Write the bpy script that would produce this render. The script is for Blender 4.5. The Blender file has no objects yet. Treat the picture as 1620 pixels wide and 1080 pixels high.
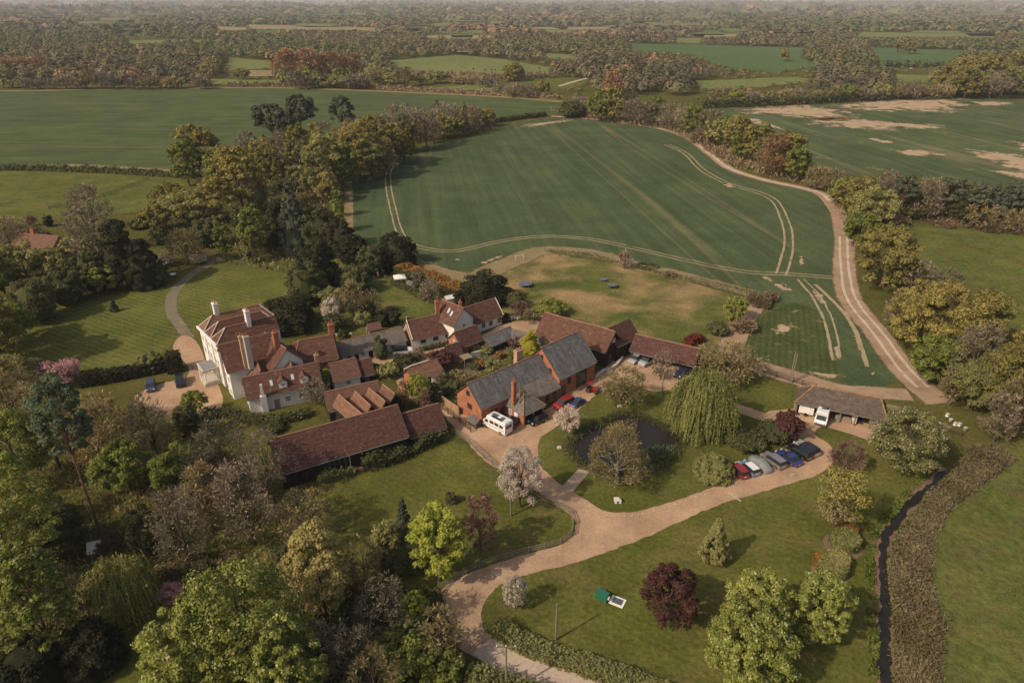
import bpy, math, random
import numpy as np
from mathutils import Vector
R = math.radians
rng = np.random.default_rng(7)
random.seed(7)
sc = bpy.context.scene
col = sc.collection

# ------------------------------------------------------------------ camera
CAM_H = 70.0; FPX = 1080.0; HOR = 2.0
PITCH = math.atan((540 - HOR) / FPX); CP, SP = math.cos(PITCH), math.sin(PITCH)
cam = bpy.data.cameras.new('camera'); camo = bpy.data.objects.new('camera', cam); col.objects.link(camo)
cam.sensor_width = 36; cam.lens = 36 * FPX / 1620; cam.clip_start = 1; cam.clip_end = 60000
camo.location = (0, 0, CAM_H); camo.rotation_euler = (math.pi / 2 - PITCH, 0, 0)
sc.camera = camo
# ------------------------------------------------------------------ light
SUN_EL = R(40); SH_DIR = R(34)                       # direction the shadows fall, from +X
w = bpy.data.worlds.new('World'); sc.world = w; w.use_nodes = True
nt = w.node_tree; bg = nt.nodes['Background']
sky = nt.nodes.new('ShaderNodeTexSky'); sky.sky_type = 'NISHITA'; sky.sun_disc = False
sky.sun_elevation = SUN_EL; sky.sun_rotation = R(270) - SH_DIR; sky.dust_density = 3.0; sky.ozone_density = 1.0
wt = nt.nodes.new('ShaderNodeMixRGB'); wt.blend_type = 'MULTIPLY'; wt.inputs[0].default_value = 1; wt.inputs[2].default_value = (1.0, .86, .72, 1)
nt.links.new(sky.outputs[0], wt.inputs[1]); nt.links.new(wt.outputs[0], bg.inputs[0]); bg.inputs[1].default_value = 0.15
sun = bpy.data.lights.new('sun', 'SUN'); sun.energy = 3.1; sun.angle = R(0.6); sun.color = (1.0, 0.86, 0.68)
suno = bpy.data.objects.new('sun', sun); col.objects.link(suno)
sd = Vector((math.cos(SH_DIR) * math.cos(SUN_EL), math.sin(SH_DIR) * math.cos(SUN_EL), -math.sin(SUN_EL)))
suno.rotation_euler = sd.to_track_quat('-Z', 'Y').to_euler()
sc.view_settings.view_transform = 'Standard'; sc.view_settings.look = 'None'
sc.view_settings.exposure = 0.03; sc.view_settings.gamma = 1.0
sc.cycles.max_bounces = 5; sc.cycles.transparent_max_bounces = 8; sc.cycles.volume_bounces = 0

# ------------------------------------------------------------------ photo pixel -> ground point
def G(x, y, z=0.0):
    dn = CP * (y - 540) + SP * FPX; fw = CP * FPX - SP * (y - 540)
    t = (CAM_H - z) / dn
    return np.array([(x - 810) * t, fw * t])
def hgt(x, y, q):
    dn = CP * (y - 540) + SP * FPX; fw = CP * FPX - SP * (y - 540)
    return CAM_H - q[1] * dn / fw
def depth(q, z=0): return CP * q[1] - SP * (z - CAM_H)
def proj(q, z=0):
    fwd = CP * q[1] - SP * (z - CAM_H); up = SP * q[1] + CP * (z - CAM_H)
    return 810 + FPX * q[0] / fwd, 540 - FPX * up / fwd

# ------------------------------------------------------------------ materials
MATS = {}
def newmat(name):
    m = bpy.data.materials.new(name); m.use_nodes = True; n = m.node_tree
    n.nodes.clear(); out = n.nodes.new('ShaderNodeOutputMaterial'); MATS[name] = m
    return m, n, out
def nd(n, t, **k):
    o = n.nodes.new(t)
    for a, b in k.items():
        if a.startswith('i_'): o.inputs[a[2:].replace('_', ' ')].default_value = b
        else: setattr(o, a, b)
    return o
def c4(c): return (c[0], c[1], c[2], 1)
def ramp(n, fac, stops):
    r = nd(n, 'ShaderNodeValToRGB'); e = r.color_ramp.elements
    while len(e) < len(stops): e.new(0.5)
    for el, (p, c) in zip(e, stops): el.position = p; el.color = c4(c) if not isinstance(c, float) else (c, c, c, 1)
    n.links.new(fac, r.inputs[0]); return r.outputs[0]
def noise(n, scale, detail=4, rough=.55, vec=None, dist=0):
    t = nd(n, 'ShaderNodeTexNoise'); t.inputs['Scale'].default_value = scale; t.inputs['Detail'].default_value = detail
    t.inputs['Roughness'].default_value = rough; t.inputs['Distortion'].default_value = dist
    if vec is not None: n.links.new(vec, t.inputs['Vector'])
    return t.outputs[0]
def pos(n): return nd(n, 'ShaderNodeNewGeometry').outputs['Position']
def mapping(n, vec, scale=(1, 1, 1), rot=(0, 0, 0)):
    if any(rot):
        m = nd(n, 'ShaderNodeMapping'); m.inputs['Rotation'].default_value = rot; n.links.new(vec, m.inputs['Vector']); vec = m.outputs[0]
    m = nd(n, 'ShaderNodeMapping'); m.inputs['Scale'].default_value = scale
    n.links.new(vec, m.inputs['Vector']); return m.outputs[0]
def mix(n, fac, a, b, mode='MIX'):
    m = nd(n, 'ShaderNodeMixRGB', blend_type=mode)
    for s, v in ((0, fac), (1, a), (2, b)):
        if isinstance(v, (int, float)): m.inputs[s].default_value = v if s == 0 else (v, v, v, 1)
        elif isinstance(v, tuple): m.inputs[s].default_value = c4(v)
        else: n.links.new(v, m.inputs[s])
    return m.outputs[0]
def mth(n, op, a, b=0.0, c=None):
    m = nd(n, 'ShaderNodeMath', operation=op)
    for s, v in ((0, a), (1, b), (2, c)):
        if v is None: continue
        if isinstance(v, (int, float)): m.inputs[s].default_value = v
        else: n.links.new(v, m.inputs[s])
    return m.outputs[0]
def surf(n, out, color, rough=.9, spec=.1, bump=None, bstr=.3, bdist=.1, metal=0, alpha=None):
    b = nd(n, 'ShaderNodeBsdfPrincipled'); b.inputs['Roughness'].default_value = rough
    b.inputs['Specular IOR Level'].default_value = spec; b.inputs['Metallic'].default_value = metal
    if isinstance(color, tuple): b.inputs['Base Color'].default_value = c4(color)
    else: n.links.new(color, b.inputs['Base Color'])
    if bump is not None:
        bm = nd(n, 'ShaderNodeBump'); bm.inputs['Strength'].default_value = bstr; bm.inputs['Distance'].default_value = bdist
        n.links.new(bump, bm.inputs['Height']); n.links.new(bm.outputs[0], b.inputs['Normal'])
    if alpha is not None: n.links.new(alpha, b.inputs['Alpha'])
    n.links.new(b.outputs[0], out.inputs[0])
def plain(name, c, rough=.7, spec=.3, metal=0, var=.12, scale=2.0):
    m, n, o = newmat(name); p = pos(n)
    f = noise(n, scale, 3, .6, p)
    surf(n, o, ramp(n, f, [(.3, tuple(x * (1 - var) for x in c)), (.7, tuple(min(1, x * (1 + var)) for x in c))]), rough, spec, metal=metal)
    return m
def grass(name, a, b, c=None, big=.03, stripes=None, bare=None, fine=1.6, bump=.5):
    m, n, o = newmat(name); p = pos(n)
    k = ramp(n, noise(n, big, 5, .6, p), [(.36, a), (.64, b)])
    k2 = noise(n, .35, 4, .65, p)
    k = mix(n, mth(n, 'MULTIPLY', k2, .55), k, c or tuple(x * .6 for x in a))
    if bare:
        cb, lo, hi, bs = bare
        f = ramp(n, noise(n, bs, 6, .6, mapping(n, p, (1, 1.4, 1)), .4), [(lo, 0.0), (hi, 1.0)])
        k = mix(n, f, k, cb)
    if stripes:
        ang, wid, amt = stripes
        wv = nd(n, 'ShaderNodeTexWave', wave_type='BANDS', bands_direction='X'); wv.inputs['Scale'].default_value = .314 / wid / 2 * 2
        wv.inputs['Distortion'].default_value = 2.2; wv.inputs['Detail'].default_value = 1; wv.inputs['Detail Scale'].default_value = .3
        n.links.new(mapping(n, p, (1, 1, 1), (0, 0, ang)), wv.inputs[0])
        k = mix(n, mth(n, 'MULTIPLY', wv.outputs[1], amt), k, mix(n, .5, k, (.2, .22, .08)))
    k = mix(n, 1.0, k, ramp(n, noise(n, .14, 7, .68, p), [(.3, (.72, .74, .76)), (.7, (1.30, 1.22, 1.12))]), 'MULTIPLY')
    f = noise(n, fine, 3, .7, p)
    k = mix(n, .75, k, mix(n, 1.0, k, ramp(n, f, [(.3, (.55, .55, .5)), (.7, (1.35, 1.35, 1.3))]), 'MULTIPLY'))
    surf(n, o, k, 1, 0, bump=f, bstr=bump, bdist=.3)
    return m
grass('ground_grass', (0.077, 0.084, 0.024), (0.127, 0.125, 0.040), (0.077, 0.068, 0.028), big=.02)
grass('meadow_lawn', (0.092, 0.108, 0.024), (0.146, 0.146, 0.045), big=.05, stripes=(R(-55), 1.3, .16), bare=((.16, .125, .06), .5, .8, .12))
grass('pond_lawn', (0.092, 0.108, 0.026), (0.146, 0.148, 0.048), big=.08, bare=((.14, .12, .06), .6, .85, .2))
grass('striped_lawn', (0.094, 0.111, 0.028), (0.138, 0.147, 0.044), big=.05, stripes=(R(-62), 1.5, .6))
grass('paddock_grass', (0.086, 0.113, 0.032), (0.135, 0.146, 0.049), big=.03, bare=((.29, .21, .115), .42, .62, .05))
grass('pasture', (0.094, 0.123, 0.033), (0.147, 0.166, 0.053), big=.06, bare=((.135, .115, .05), .45, .75, .16), fine=.9, bump=.9)
grass('far_pasture', (.15, .19, .07), (.20, .22, .09), big=.008, fine=.3)
grass('far_crop', (.085, .145, .065), (.11, .165, .075), big=.006, fine=.3)
grass('pale_stubble', (.26, .22, .13), (.32, .27, .16), big=.01, fine=.3)
grass('cut_crop', (.050, .075, .030), (.064, .088, .038), (.06, .07, .03), big=.08, stripes=(R(20), 1.4, .3), bare=((.24, .18, .11), .58, .72, .3))
# drilled crop: green rows with thin places where the soil shows
def crop(name, a, b, soil, ang, thin):
    m, n, o = newmat(name); p = pos(n)
    k = ramp(n, noise(n, .012, 5, .6, p), [(.35, a), (.65, b)])
    st = noise(n, .5, 3, .6, mapping(n, p, (.02, .55, 1), (0, 0, ang)))
    k = mix(n, ramp(n, st, [(.4, 0.0), (.75, .55)]), k, tuple(x * 1.5 for x in b))
    tr = noise(n, 1, 1, .4, mapping(n, p, (.002, .08, 1), (0, 0, ang)))
    k = mix(n, ramp(n, tr, [(.60, 0.0), (.63, .3), (.66, 0.0)]), k, soil)
    rp = nd(n, 'ShaderNodeSeparateXYZ'); n.links.new(mapping(n, p, (1, 1, 1), (0, 0, ang)), rp.inputs[0])
    fr = mth(n, 'FRACT', mth(n, 'DIVIDE', rp.outputs[1], 21.0))
    ln = ramp(n, fr, [(0.0, 0.0), (.012, 1.0), (.03, 1.0), (.042, 0.0), (.085, 0.0), (.097, 1.0), (.115, 1.0), (.127, 0.0)])
    br_ = ramp(n, noise(n, .05, 5, .7, p), [(.42, 0.0), (.62, .24)])
    k = mix(n, mth(n, 'MULTIPLY', ln, br_), k, tuple(x * .55 for x in soil))
    k = mix(n, 1.0, k, ramp(n, noise(n, .045, 6, .65, p), [(.32, (.80, .82, .84)), (.68, (1.22, 1.18, 1.16))]), 'MULTIPLY')
    f = noise(n, 1.1, 4, .7, p)
    k = mix(n, ramp(n, noise(n, .06, 7, .7, p), [(thin, 0.0), (thin + .12, .8)]), k, soil)
    k = mix(n, 1.0, k, ramp(n, f, [(.3, (.75, .75, .75)), (.7, (1.2, 1.2, 1.2))]), 'MULTIPLY')
    surf(n, o, k, 1, 0, bump=f, bstr=.4, bdist=.3); return m
crop('wheat_near', (.056, .079, .037), (.074, .098, .047), (.26, .20, .12), R(82), .66)
crop('wheat_left', (.060, .083, .036), (.076, .101, .044), (.2, .16, .09), R(4), .74)
crop('wheat_right', (.060, .083, .040), (.080, .105, .050), (.32, .24, .15), R(83), .60)
# ragged sheets of bare soil / gravel: 'w' falls to 0 at the edge
def ragged(name, a, b, lo, hi, sc1=.6, amp=1.1, fine=3.0, track=None):
    m, n, o = newmat(name); p = pos(n)
    at = nd(n, 'ShaderNodeAttribute', attribute_name='w').outputs['Fac']
    nz = mth(n, 'SUBTRACT', noise(n, sc1, 5, .7, p), .5)
    al = ramp(n, mth(n, 'MULTIPLY_ADD', nz, amp, at), [(lo, 0.0), (hi, 1.0)])
    k = ramp(n, noise(n, .18, 5, .65, p), [(.3, a), (.7, b)])
    f = noise(n, fine, 3, .7, p)
    k = mix(n, 1.0, k, ramp(n, f, [(.3, (.8, .8, .8)), (.7, (1.15, 1.15, 1.15))]), 'MULTIPLY')
    surf(n, o, k, 1, 0, alpha=al, bump=f, bstr=.3, bdist=.1); return m
ragged('bare_soil', (.34, .25, .16), (.45, .34, .23), .50, .74, .42, 3.0)
ragged('bare_soil_far', (.34, .25, .16), (.45, .34, .23), .24, .60, .09, 3.0)
ragged('tramline_soil', (.30, .235, .14), (.40, .32, .205), .35, .8, .3, 2.6)
ragged('track_soil', (.26, .175, .11), (.40, .29, .20), .05, .45, .5, 1.0)
ragged('track_chalk', (.42, .34, .25), (.56, .47, .36), .35, .85, .35, 2.0)
ragged('gravel', (.31, .205, .130), (.50, .345, .225), .06, .2, .7, .6)
ragged('concrete_lane', (.42, .33, .25), (.54, .44, .34), .04, .1, .8, .25)
ragged('border_soil', (.16, .10, .07), (.22, .15, .10), .05, .25, 1.2, .5)
ragged('grey_path', (.15, .135, .085), (.23, .20, .135), .1, .5, .8, 1.0)
ragged('rough_verge', (.20, .155, .08), (.28, .22, .12), .2, .6, .3, 1.8)
ragged('paving', (.30, .24, .17), (.42, .34, .25), .02, .08, 1.5, .1)

def roofmat(name, a, b, spot, sp_lo, stretch=(.5, 2.2, 1), sp_scale=1.1):
    m, n, o = newmat(name); uv = nd(n, 'ShaderNodeTexCoord').outputs['UV']
    k = ramp(n, noise(n, 1.0, 5, .7, mapping(n, uv, stretch[:2] + (1,))), [(.3, a), (.7, b)])
    bt = nd(n, 'ShaderNodeTexBrick'); bt.inputs['Scale'].default_value = 1; bt.inputs['Brick Width'].default_value = .5
    bt.inputs['Row Height'].default_value = .28; bt.inputs['Mortar Size'].default_value = .03
    bt.inputs['Color1'].default_value = (1.3, 1.3, 1.3, 1); bt.inputs['Color2'].default_value = (.65, .65, .65, 1); bt.inputs['Mortar'].default_value = (.45, .45, .45, 1)
    bt.inputs['Bias'].default_value = 0
    n.links.new(uv, bt.inputs[0])
    k = mix(n, .6, k, mix(n, 1.0, k, bt.outputs[0], 'MULTIPLY'))
    s = ramp(n, noise(n, sp_scale, 6, .75, uv), [(sp_lo, 0.0), (sp_lo + .12, .75)])
    k = mix(n, s, k, spot)
    surf(n, o, k, .85, .15, bump=bt.outputs[1], bstr=.4, bdist=.03); return m
roofmat('roof_red_tile', (.080, .043, .032), (.165, .080, .054), (.27, .19, .14), .57)
roofmat('roof_dark_tile', (.066, .033, .028), (.122, .058, .046), (.30, .22, .19), .56, sp_scale=2.0)
roofmat('roof_orange_tile', (.16, .085, .055), (.25, .135, .085), (.28, .20, .14), .62)
roofmat('roof_brown_tile', (.125, .070, .050), (.18, .10, .072), (.22, .17, .13), .6)
roofmat('roof_slate', (.075, .074, .075), (.185, .18, .178), (.26, .25, .24), .56, (1.6, .35, 1))
roofmat('roof_grey_slate', (.12, .105, .09), (.21, .19, .165), (.30, .26, .2), .6, (1.2, .5, 1))
roofmat('roof_mossy', (.075, .058, .046), (.15, .118, .098), (.24, .17, .10), .56, (.8, 1.2, 1))
def brick(name, a, b):
    m, n, o = newmat(name); p = pos(n)
    k = ramp(n, noise(n, .9, 6, .7, p), [(.3, a), (.7, b)])
    f = noise(n, 9, 2, .6, p)
    k = mix(n, 1.0, k, ramp(n, f, [(.3, (.7, .7, .7)), (.7, (1.3, 1.3, 1.3))]), 'MULTIPLY')
    z = nd(n, 'ShaderNodeSeparateXYZ'); n.links.new(p, z.inputs[0])
    r = ramp(n, mth(n, 'FRACT', mth(n, 'MULTIPLY', z.outputs[2], 5.0)), [(0.0, .78), (.25, 1.0)])
    k = mix(n, 1.0, k, r, 'MULTIPLY')
    surf(n, o, k, .9, .1); return m
brick('brick', (.29, .115, .062), (.42, .18, .105)); brick('pale_brick', (.38, .24, .15), (.48, .32, .21))
def weather(name, a, dirt, lo=.5):
    m, n, o = newmat(name); p = pos(n)
    f = ramp(n, noise(n, 1.2, 6, .7, mapping(n, p, (1, 1, .4))), [(lo, 0.0), (lo + .3, .6)])
    surf(n, o, mix(n, f, a, dirt), .85, .2); return m
weather('white_render', (.72, .69, .64), (.50, .46, .40)); weather('black_boards', (.022, .019, .017), (.05, .042, .036))
weather('stone_trim', (.50, .46, .40), (.30, .27, .22)); weather('timber', (.26, .20, .14), (.16, .12, .08))
weather('dark_timber', (.09, .065, .045), (.05, .04, .03)); weather('new_fence', (.36, .235, .135), (.27, .18, .11))
weather('grey_timber', (.22, .19, .15), (.12, .10, .08))
plain('ridge_tile', (.30, .17, .11), .9, .1); plain('white_hip', (.55, .48, .42), .9, .1); plain('ridge_moss', (.27, .17, .085), .95, .05, var=.4)
plain('white_paint', (.76, .75, .72), .5, .4, var=.03); plain('lead', (.20, .20, .20), .7, .3); plain('dark_interior', (.02, .018, .016), .9, .05)
def gloss(name, c, rough=.25, metal=0, spec=.5, coat=0):
    m, n, o = newmat(name); b = nd(n, 'ShaderNodeBsdfPrincipled'); b.inputs['Base Color'].default_value = c4(c)
    b.inputs['Roughness'].default_value = rough; b.inputs['Metallic'].default_value = metal; b.inputs['Specular IOR Level'].default_value = spec
    b.inputs['Coat Weight'].default_value = coat; n.links.new(b.outputs[0], o.inputs[0]); return m
gloss('glass', (.025, .03, .035), .08, 0, .6); gloss('rubber', (.02, .02, .02), .8); gloss('alloy', (.45, .45, .46), .35, .8)
gloss('headlamp', (.7, .7, .68), .15); gloss('tail_lamp', (.35, .02, .015), .25); gloss('green_metal', (.02, .13, .085), .5)
gloss('skylight_glass', (.55, .58, .62), .08, 0, .8)
for k_, c_ in dict(red=(.26, .018, .016), lightblue=(.14, .26, .38), silver=(.42, .42, .43), blue=(.022, .042, .17), black=(.012, .012, .014),
                   grey=(.13, .13, .14), white=(.72, .72, .72), navy=(.03, .045, .09), brownsilver=(.25, .22, .21)).items():
    gloss('paint_' + k_, c_, .28, .25 if k_ in ('silver', 'grey', 'brownsilver') else 0, .5, .6)
plain('canvas_grey', (.20, .215, .21), .75, .2); plain('canvas_white', (.74, .71, .65), .9, .1); plain('hide_dark', (.03, .025, .02), .9)
m_, n_, o_ = newmat('stream_water'); surf(n_, o_, ramp(n_, noise(n_, .8, 4, .6, pos(n_)), [(.3, (.010, .010, .009)), (.7, (.028, .025, .020))]), .35, .3)
# water
m_, n_, o_ = newmat('pond_water'); b_ = nd(n_, 'ShaderNodeBsdfPrincipled'); b_.inputs['Roughness'].default_value = .12
b_.inputs['Base Color'].default_value = (.024, .020, .017, 1); b_.inputs['Specular IOR Level'].default_value = .30
bu_ = nd(n_, 'ShaderNodeBump'); bu_.inputs['Strength'].default_value = .08; n_.links.new(noise(n_, 1.5, 3, .5, pos(n_)), bu_.inputs['Height'])
n_.links.new(bu_.outputs[0], b_.inputs['Normal']); n_.links.new(b_.outputs[0], o_.inputs[0])
# foliage
def leaf(name, a, b, trans=.25, third=None):
    m, n, o = newmat(name)
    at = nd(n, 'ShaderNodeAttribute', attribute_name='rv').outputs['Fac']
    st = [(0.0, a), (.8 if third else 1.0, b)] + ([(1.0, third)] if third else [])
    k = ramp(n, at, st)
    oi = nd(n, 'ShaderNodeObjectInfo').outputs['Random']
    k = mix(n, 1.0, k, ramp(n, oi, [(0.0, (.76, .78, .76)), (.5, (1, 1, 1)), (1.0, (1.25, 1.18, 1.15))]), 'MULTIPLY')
    d = nd(n, 'ShaderNodeBsdfDiffuse'); n.links.new(k, d.inputs[0])
    if trans > 0:
        t = nd(n, 'ShaderNodeBsdfTranslucent'); n.links.new(k, t.inputs[0])
        x = nd(n, 'ShaderNodeMixShader'); x.inputs[0].default_value = trans
        n.links.new(d.outputs[0], x.inputs[1]); n.links.new(t.outputs[0], x.inputs[2]); n.links.new(x.outputs[0], o.inputs[0])
    else: n.links.new(d.outputs[0], o.inputs[0])
    return m
leaf('leaf_green', (0.108, 0.135, 0.029), (0.266, 0.293, 0.079)); leaf('leaf_bright', (0.163, 0.200, 0.027), (0.362, 0.388, 0.081))
leaf('leaf_maple', (0.119, 0.147, 0.030), (0.280, 0.301, 0.077), third=(0.476, 0.463, 0.211)); leaf('leaf_oak', (0.150, 0.134, 0.038), (0.318, 0.282, 0.094))
leaf('leaf_olive', (0.151, 0.155, 0.055), (0.294, 0.289, 0.113)); leaf('leaf_dark', (0.046, 0.055, 0.024), (0.122, 0.125, 0.054), .1)
leaf('leaf_yew', (0.021, 0.025, 0.015), (0.054, 0.055, 0.030), 0); leaf('leaf_pine', (0.049, 0.064, 0.045), (0.112, 0.124, 0.083), .05)
leaf('leaf_willow', (.15, .165, .05), (.31, .31, .11)); leaf('leaf_copper', (0.068, 0.034, 0.030), (0.140, 0.066, 0.055))
leaf('leaf_white', (0.352, 0.275, 0.220), (0.682, 0.594, 0.506)); leaf('leaf_pink', (0.345, 0.172, 0.172), (0.598, 0.368, 0.368)); leaf('leaf_gold', (.25, .215, .075), (.44, .385, .15))
leaf('leaf_yellow', (0.299, 0.276, 0.034), (0.529, 0.460, 0.069)); leaf('twig_bud', (0.188, 0.156, 0.073), (0.338, 0.281, 0.138)); leaf('twig_bare', (0.155, 0.130, 0.090), (0.310, 0.262, 0.190)); leaf('twig_purple', (0.163, 0.094, 0.075), (0.288, 0.175, 0.138))
leaf('twig_rust', (.27, .165, .085), (.44, .28, .155)); leaf('leaf_bramble', (0.150, 0.115, 0.069), (0.312, 0.244, 0.150)); leaf('leaf_russet', (.19, .105, .03), (.34, .19, .06))
leaf('leaf_reed', (0.088, 0.112, 0.037), (0.213, 0.213, 0.100)); leaf('leaf_redbush', (.12, .03, .02), (.22, .06, .04)); leaf('leaf_far', (.108, .102, .052), (.158, .148, .076), 0)
leaf('far_brown', (.110, .096, .062), (.150, .130, .085), 0); leaf('far_green', (.100, .108, .045), (.150, .158, .066), 0); leaf('far_rust', (0.216, 0.139, 0.072), (0.346, 0.232, 0.130), 0)
leaf('leaf_greyblue', (0.101, 0.126, 0.070), (0.194, 0.232, 0.137))
plain('bark', (.10, .078, .058), .95, .05, var=.3); plain('pine_bark', (.17, .105, .07), .95, .05, var=.3); plain('birch_bark', (.20, .175, .14), .9, .1, var=.3)

# ------------------------------------------------------------------ mesh building
def obj(name, me, parent=None, loc=(0, 0, 0)):
    o = bpy.data.objects.new(name, me); col.objects.link(o)
    if parent is not None: o.parent = parent
    else: o.location = loc
    return o
def tag(o, label=None, cat=None, group=None, kind=None):
    for k, v in (('label', label), ('category', cat), ('group', group), ('kind', kind)):
        if v: o[k] = v
    return o
def thing(name, label, cat, q, group=None, z=0, rz=0):
    o = bpy.data.objects.new(name, None); o.empty_display_size = .5; col.objects.link(o)
    o.location = (q[0], q[1], z); o.rotation_euler = (0, 0, rz)
    return tag(o, label, cat, group)
class MB:
    def __init__(s, org=(0, 0, 0)): s.v = []; s.f = []; s.uv = {}; s.o = np.array(org, float)
    def V(s, p): s.v.append(tuple(np.array(p, float) - s.o)); return len(s.v) - 1
    def face(s, pts, uv=None):
        s.f.append([s.V(p) for p in pts])
        if uv: s.uv[len(s.f) - 1] = uv
    def prism(s, top, dz, uv=None):
        t = [np.array(p, float) for p in top]; b = [p - np.array([0, 0, dz]) for p in t]
        s.face(t, uv); s.face(b[::-1], uv[::-1] if uv else None)
        k = len(t)
        for i in range(k): s.face([t[i], b[i], b[(i + 1) % k], t[(i + 1) % k]])
    def box(s, c, sx, sy, sz, rz=0, taper=1.0):   # c = centre of the base
        ca, sa = math.cos(rz), math.sin(rz); P = []
        for z, k in ((0, 1), (sz, taper)):
            for x, y in ((-1, -1), (1, -1), (1, 1), (-1, 1)):
                x_, y_ = x * sx / 2 * k, y * sy / 2 * k
                P.append(s.V((c[0] + x_ * ca - y_ * sa, c[1] + x_ * sa + y_ * ca, c[2] + z)))
        for f in ((3, 2, 1, 0), (4, 5, 6, 7), (0, 1, 5, 4), (1, 2, 6, 5), (2, 3, 7, 6), (3, 0, 4, 7)): s.f.append([P[i] for i in f])
    def tube(s, pts, rad, k=6):
        pts = [np.array(p, float) for p in pts]; rings = []
        for i, p in enumerate(pts):
            d = pts[min(i + 1, len(pts) - 1)] - pts[max(i - 1, 0)]; d = d / (np.linalg.norm(d) + 1e-9)
            a = np.cross(d, (0, 0, 1) if abs(d[2]) < .9 else (1, 0, 0)); a /= np.linalg.norm(a); b = np.cross(d, a)
            r = rad[i] if hasattr(rad, '__len__') else rad
            rings.append([s.V(p + r * (a * math.cos(t) + b * math.sin(t))) for t in [2 * math.pi * j / k for j in range(k)]])
        for A, B in zip(rings, rings[1:]):
            for j in range(k): s.f.append([A[j], A[(j + 1) % k], B[(j + 1) % k], B[j]])
        s.f.append(rings[0][::-1]); s.f.append(rings[-1])
    def lathe(s, c, prof, k=16):
        rings = [[s.V((c[0] + r * math.cos(2 * math.pi * j / k), c[1] + r * math.sin(2 * math.pi * j / k), c[2] + z)) for j in range(k)] for r, z in prof]
        for A, B in zip(rings, rings[1:]):
            for j in range(k): s.f.append([A[j], A[(j + 1) % k], B[(j + 1) % k], B[j]])
        s.f.append(rings[0][::-1]); s.f.append(rings[-1])
    def mesh(s, name, mat, smooth=False):
        me = bpy.data.meshes.new(name); me.from_pydata(s.v, [], s.f)
        if s.uv:
            u = me.uv_layers.new(name='UVMap')
            for i, p in enumerate(me.polygons):
                if i in s.uv:
                    for li, c in zip(p.loop_indices, s.uv[i]): u.data[li].uv = c
        me.materials.append(MATS[mat] if isinstance(mat, str) else mat)
        if smooth: me.polygons.foreach_set('use_smooth', [True] * len(me.polygons))
        me.update(); return me
    def build(s, name, mat, parent=None, smooth=False, loc=(0, 0, 0)): return obj(name, s.mesh(name, mat, smooth), parent, loc)
def quadmesh(name, V, rv, mat, n_per=4):
    n = len(V) // n_per
    me = bpy.data.meshes.new(name); me.vertices.add(len(V)); me.vertices.foreach_set('co', V.astype(np.float32).ravel())
    me.loops.add(len(V)); me.loops.foreach_set('vertex_index', np.arange(len(V), dtype=np.int32))
    me.polygons.add(n); me.polygons.foreach_set('loop_start', np.arange(0, len(V), n_per, dtype=np.int32))
    a = me.attributes.new('rv', 'FLOAT', 'FACE'); a.data.foreach_set('value', rv.astype(np.float32))
    me.materials.append(MATS[mat]); me.update(); me.validate(); return me

# ------------------------------------------------------------------ flat sheets of ground
def catmull(P, closed=True, step=3.0):
    P = [np.array(p, float) for p in P]; n = len(P); out = []
    for i in range(n if closed else n - 1):
        g = lambda k: P[k % n] if closed else P[max(0, min(n - 1, k))]
        a, b, c, d = g(i - 1), g(i), g(i + 1), g(i + 2)
        m = max(1, min(60, int(np.linalg.norm(c - b) / step)))
        for k in range(m):
            t = k / m
            out.append(.5 * ((2 * b) + (c - a) * t + (2 * a - 5 * b + 4 * c - d) * t * t + (3 * b - a - 3 * c + d) * t ** 3))
    if not closed: out.append(P[-1])
    return out
def tri_poly(pts):
    from mathutils.geometry import tessellate_polygon
    return tessellate_polygon([[Vector((p[0], p[1], 0)) for p in pts]])
def wmesh(name, V, F, W, mat):
    me = bpy.data.meshes.new(name); me.from_pydata([tuple(v) for v in V], [], F)
    a = me.attributes.new('w', 'FLOAT', 'POINT'); a.data.foreach_set('value', [float(x) for x in W])
    me.materials.append(MATS[mat]); me.update()
    if me.polygons and sum(p.normal.z for p in me.polygons) < 0: me.flip_normals()
    return me
def sheet(name, px, z, mat, step=3.0, jit=0.0, rim=0.0, world=False, smooth=True, parent=None):
    P = [np.array(p, float) if world else G(*p) for p in px]
    if smooth: P = catmull(P, True, step)
    if jit: P = [p + rng.normal(0, jit, 2) for p in P]
    F = [list(f) for f in tri_poly(P)]; V = [(p[0], p[1], z) for p in P]; W = [1.0] * len(P)
    if rim:
        n = len(P); ar = sum(P[i][0] * P[(i + 1) % n][1] - P[(i + 1) % n][0] * P[i][1] for i in range(n)); sg = 1 if ar > 0 else -1
        for i, p in enumerate(P):
            d = P[(i + 1) % n] - P[i - 1]; d /= (np.linalg.norm(d) + 1e-9)
            q = p + np.array([d[1], -d[0]]) * rim * sg; V.append((q[0], q[1], z)); W.append(0.0)
        for i in range(n): j = (i + 1) % n; F.append([i, j, n + j, n + i])
    return tag(obj(name, wmesh(name, V, F, W, mat), parent), kind='structure')
def strip(name, px, width, z, mat, step=2.0, prof=((-1, 0), (-.55, 1), (.55, 1), (1, 0)), off=0.0, wob=0.0):
    P = catmull([G(*p) for p in px], False, step); V = []; F = []; W = []; k = len(prof); n = len(P)
    ws = width if hasattr(width, '__len__') else (width, width); wv = 0
    for i, p in enumerate(P):
        d = P[min(i + 1, n - 1)] - P[max(i - 1, 0)]; d /= (np.linalg.norm(d) + 1e-9); nn = np.array([d[1], -d[0]])
        wv = wv * .8 + rng.normal(0, wob) ; hw = np.interp(i / max(1, n - 1), np.linspace(0, 1, len(ws)), ws) / 2
        for s_, w_ in prof:
            q = p + nn * (s_ * hw + off + wv); V.append((q[0], q[1], z)); W.append(w_)
    for i in range(n - 1):
        for j in range(k - 1): a = i * k + j; F.append([a, a + 1, a + k + 1, a + k])
    return tag(obj(name, wmesh(name, V, F, W, mat)), kind='structure')
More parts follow.
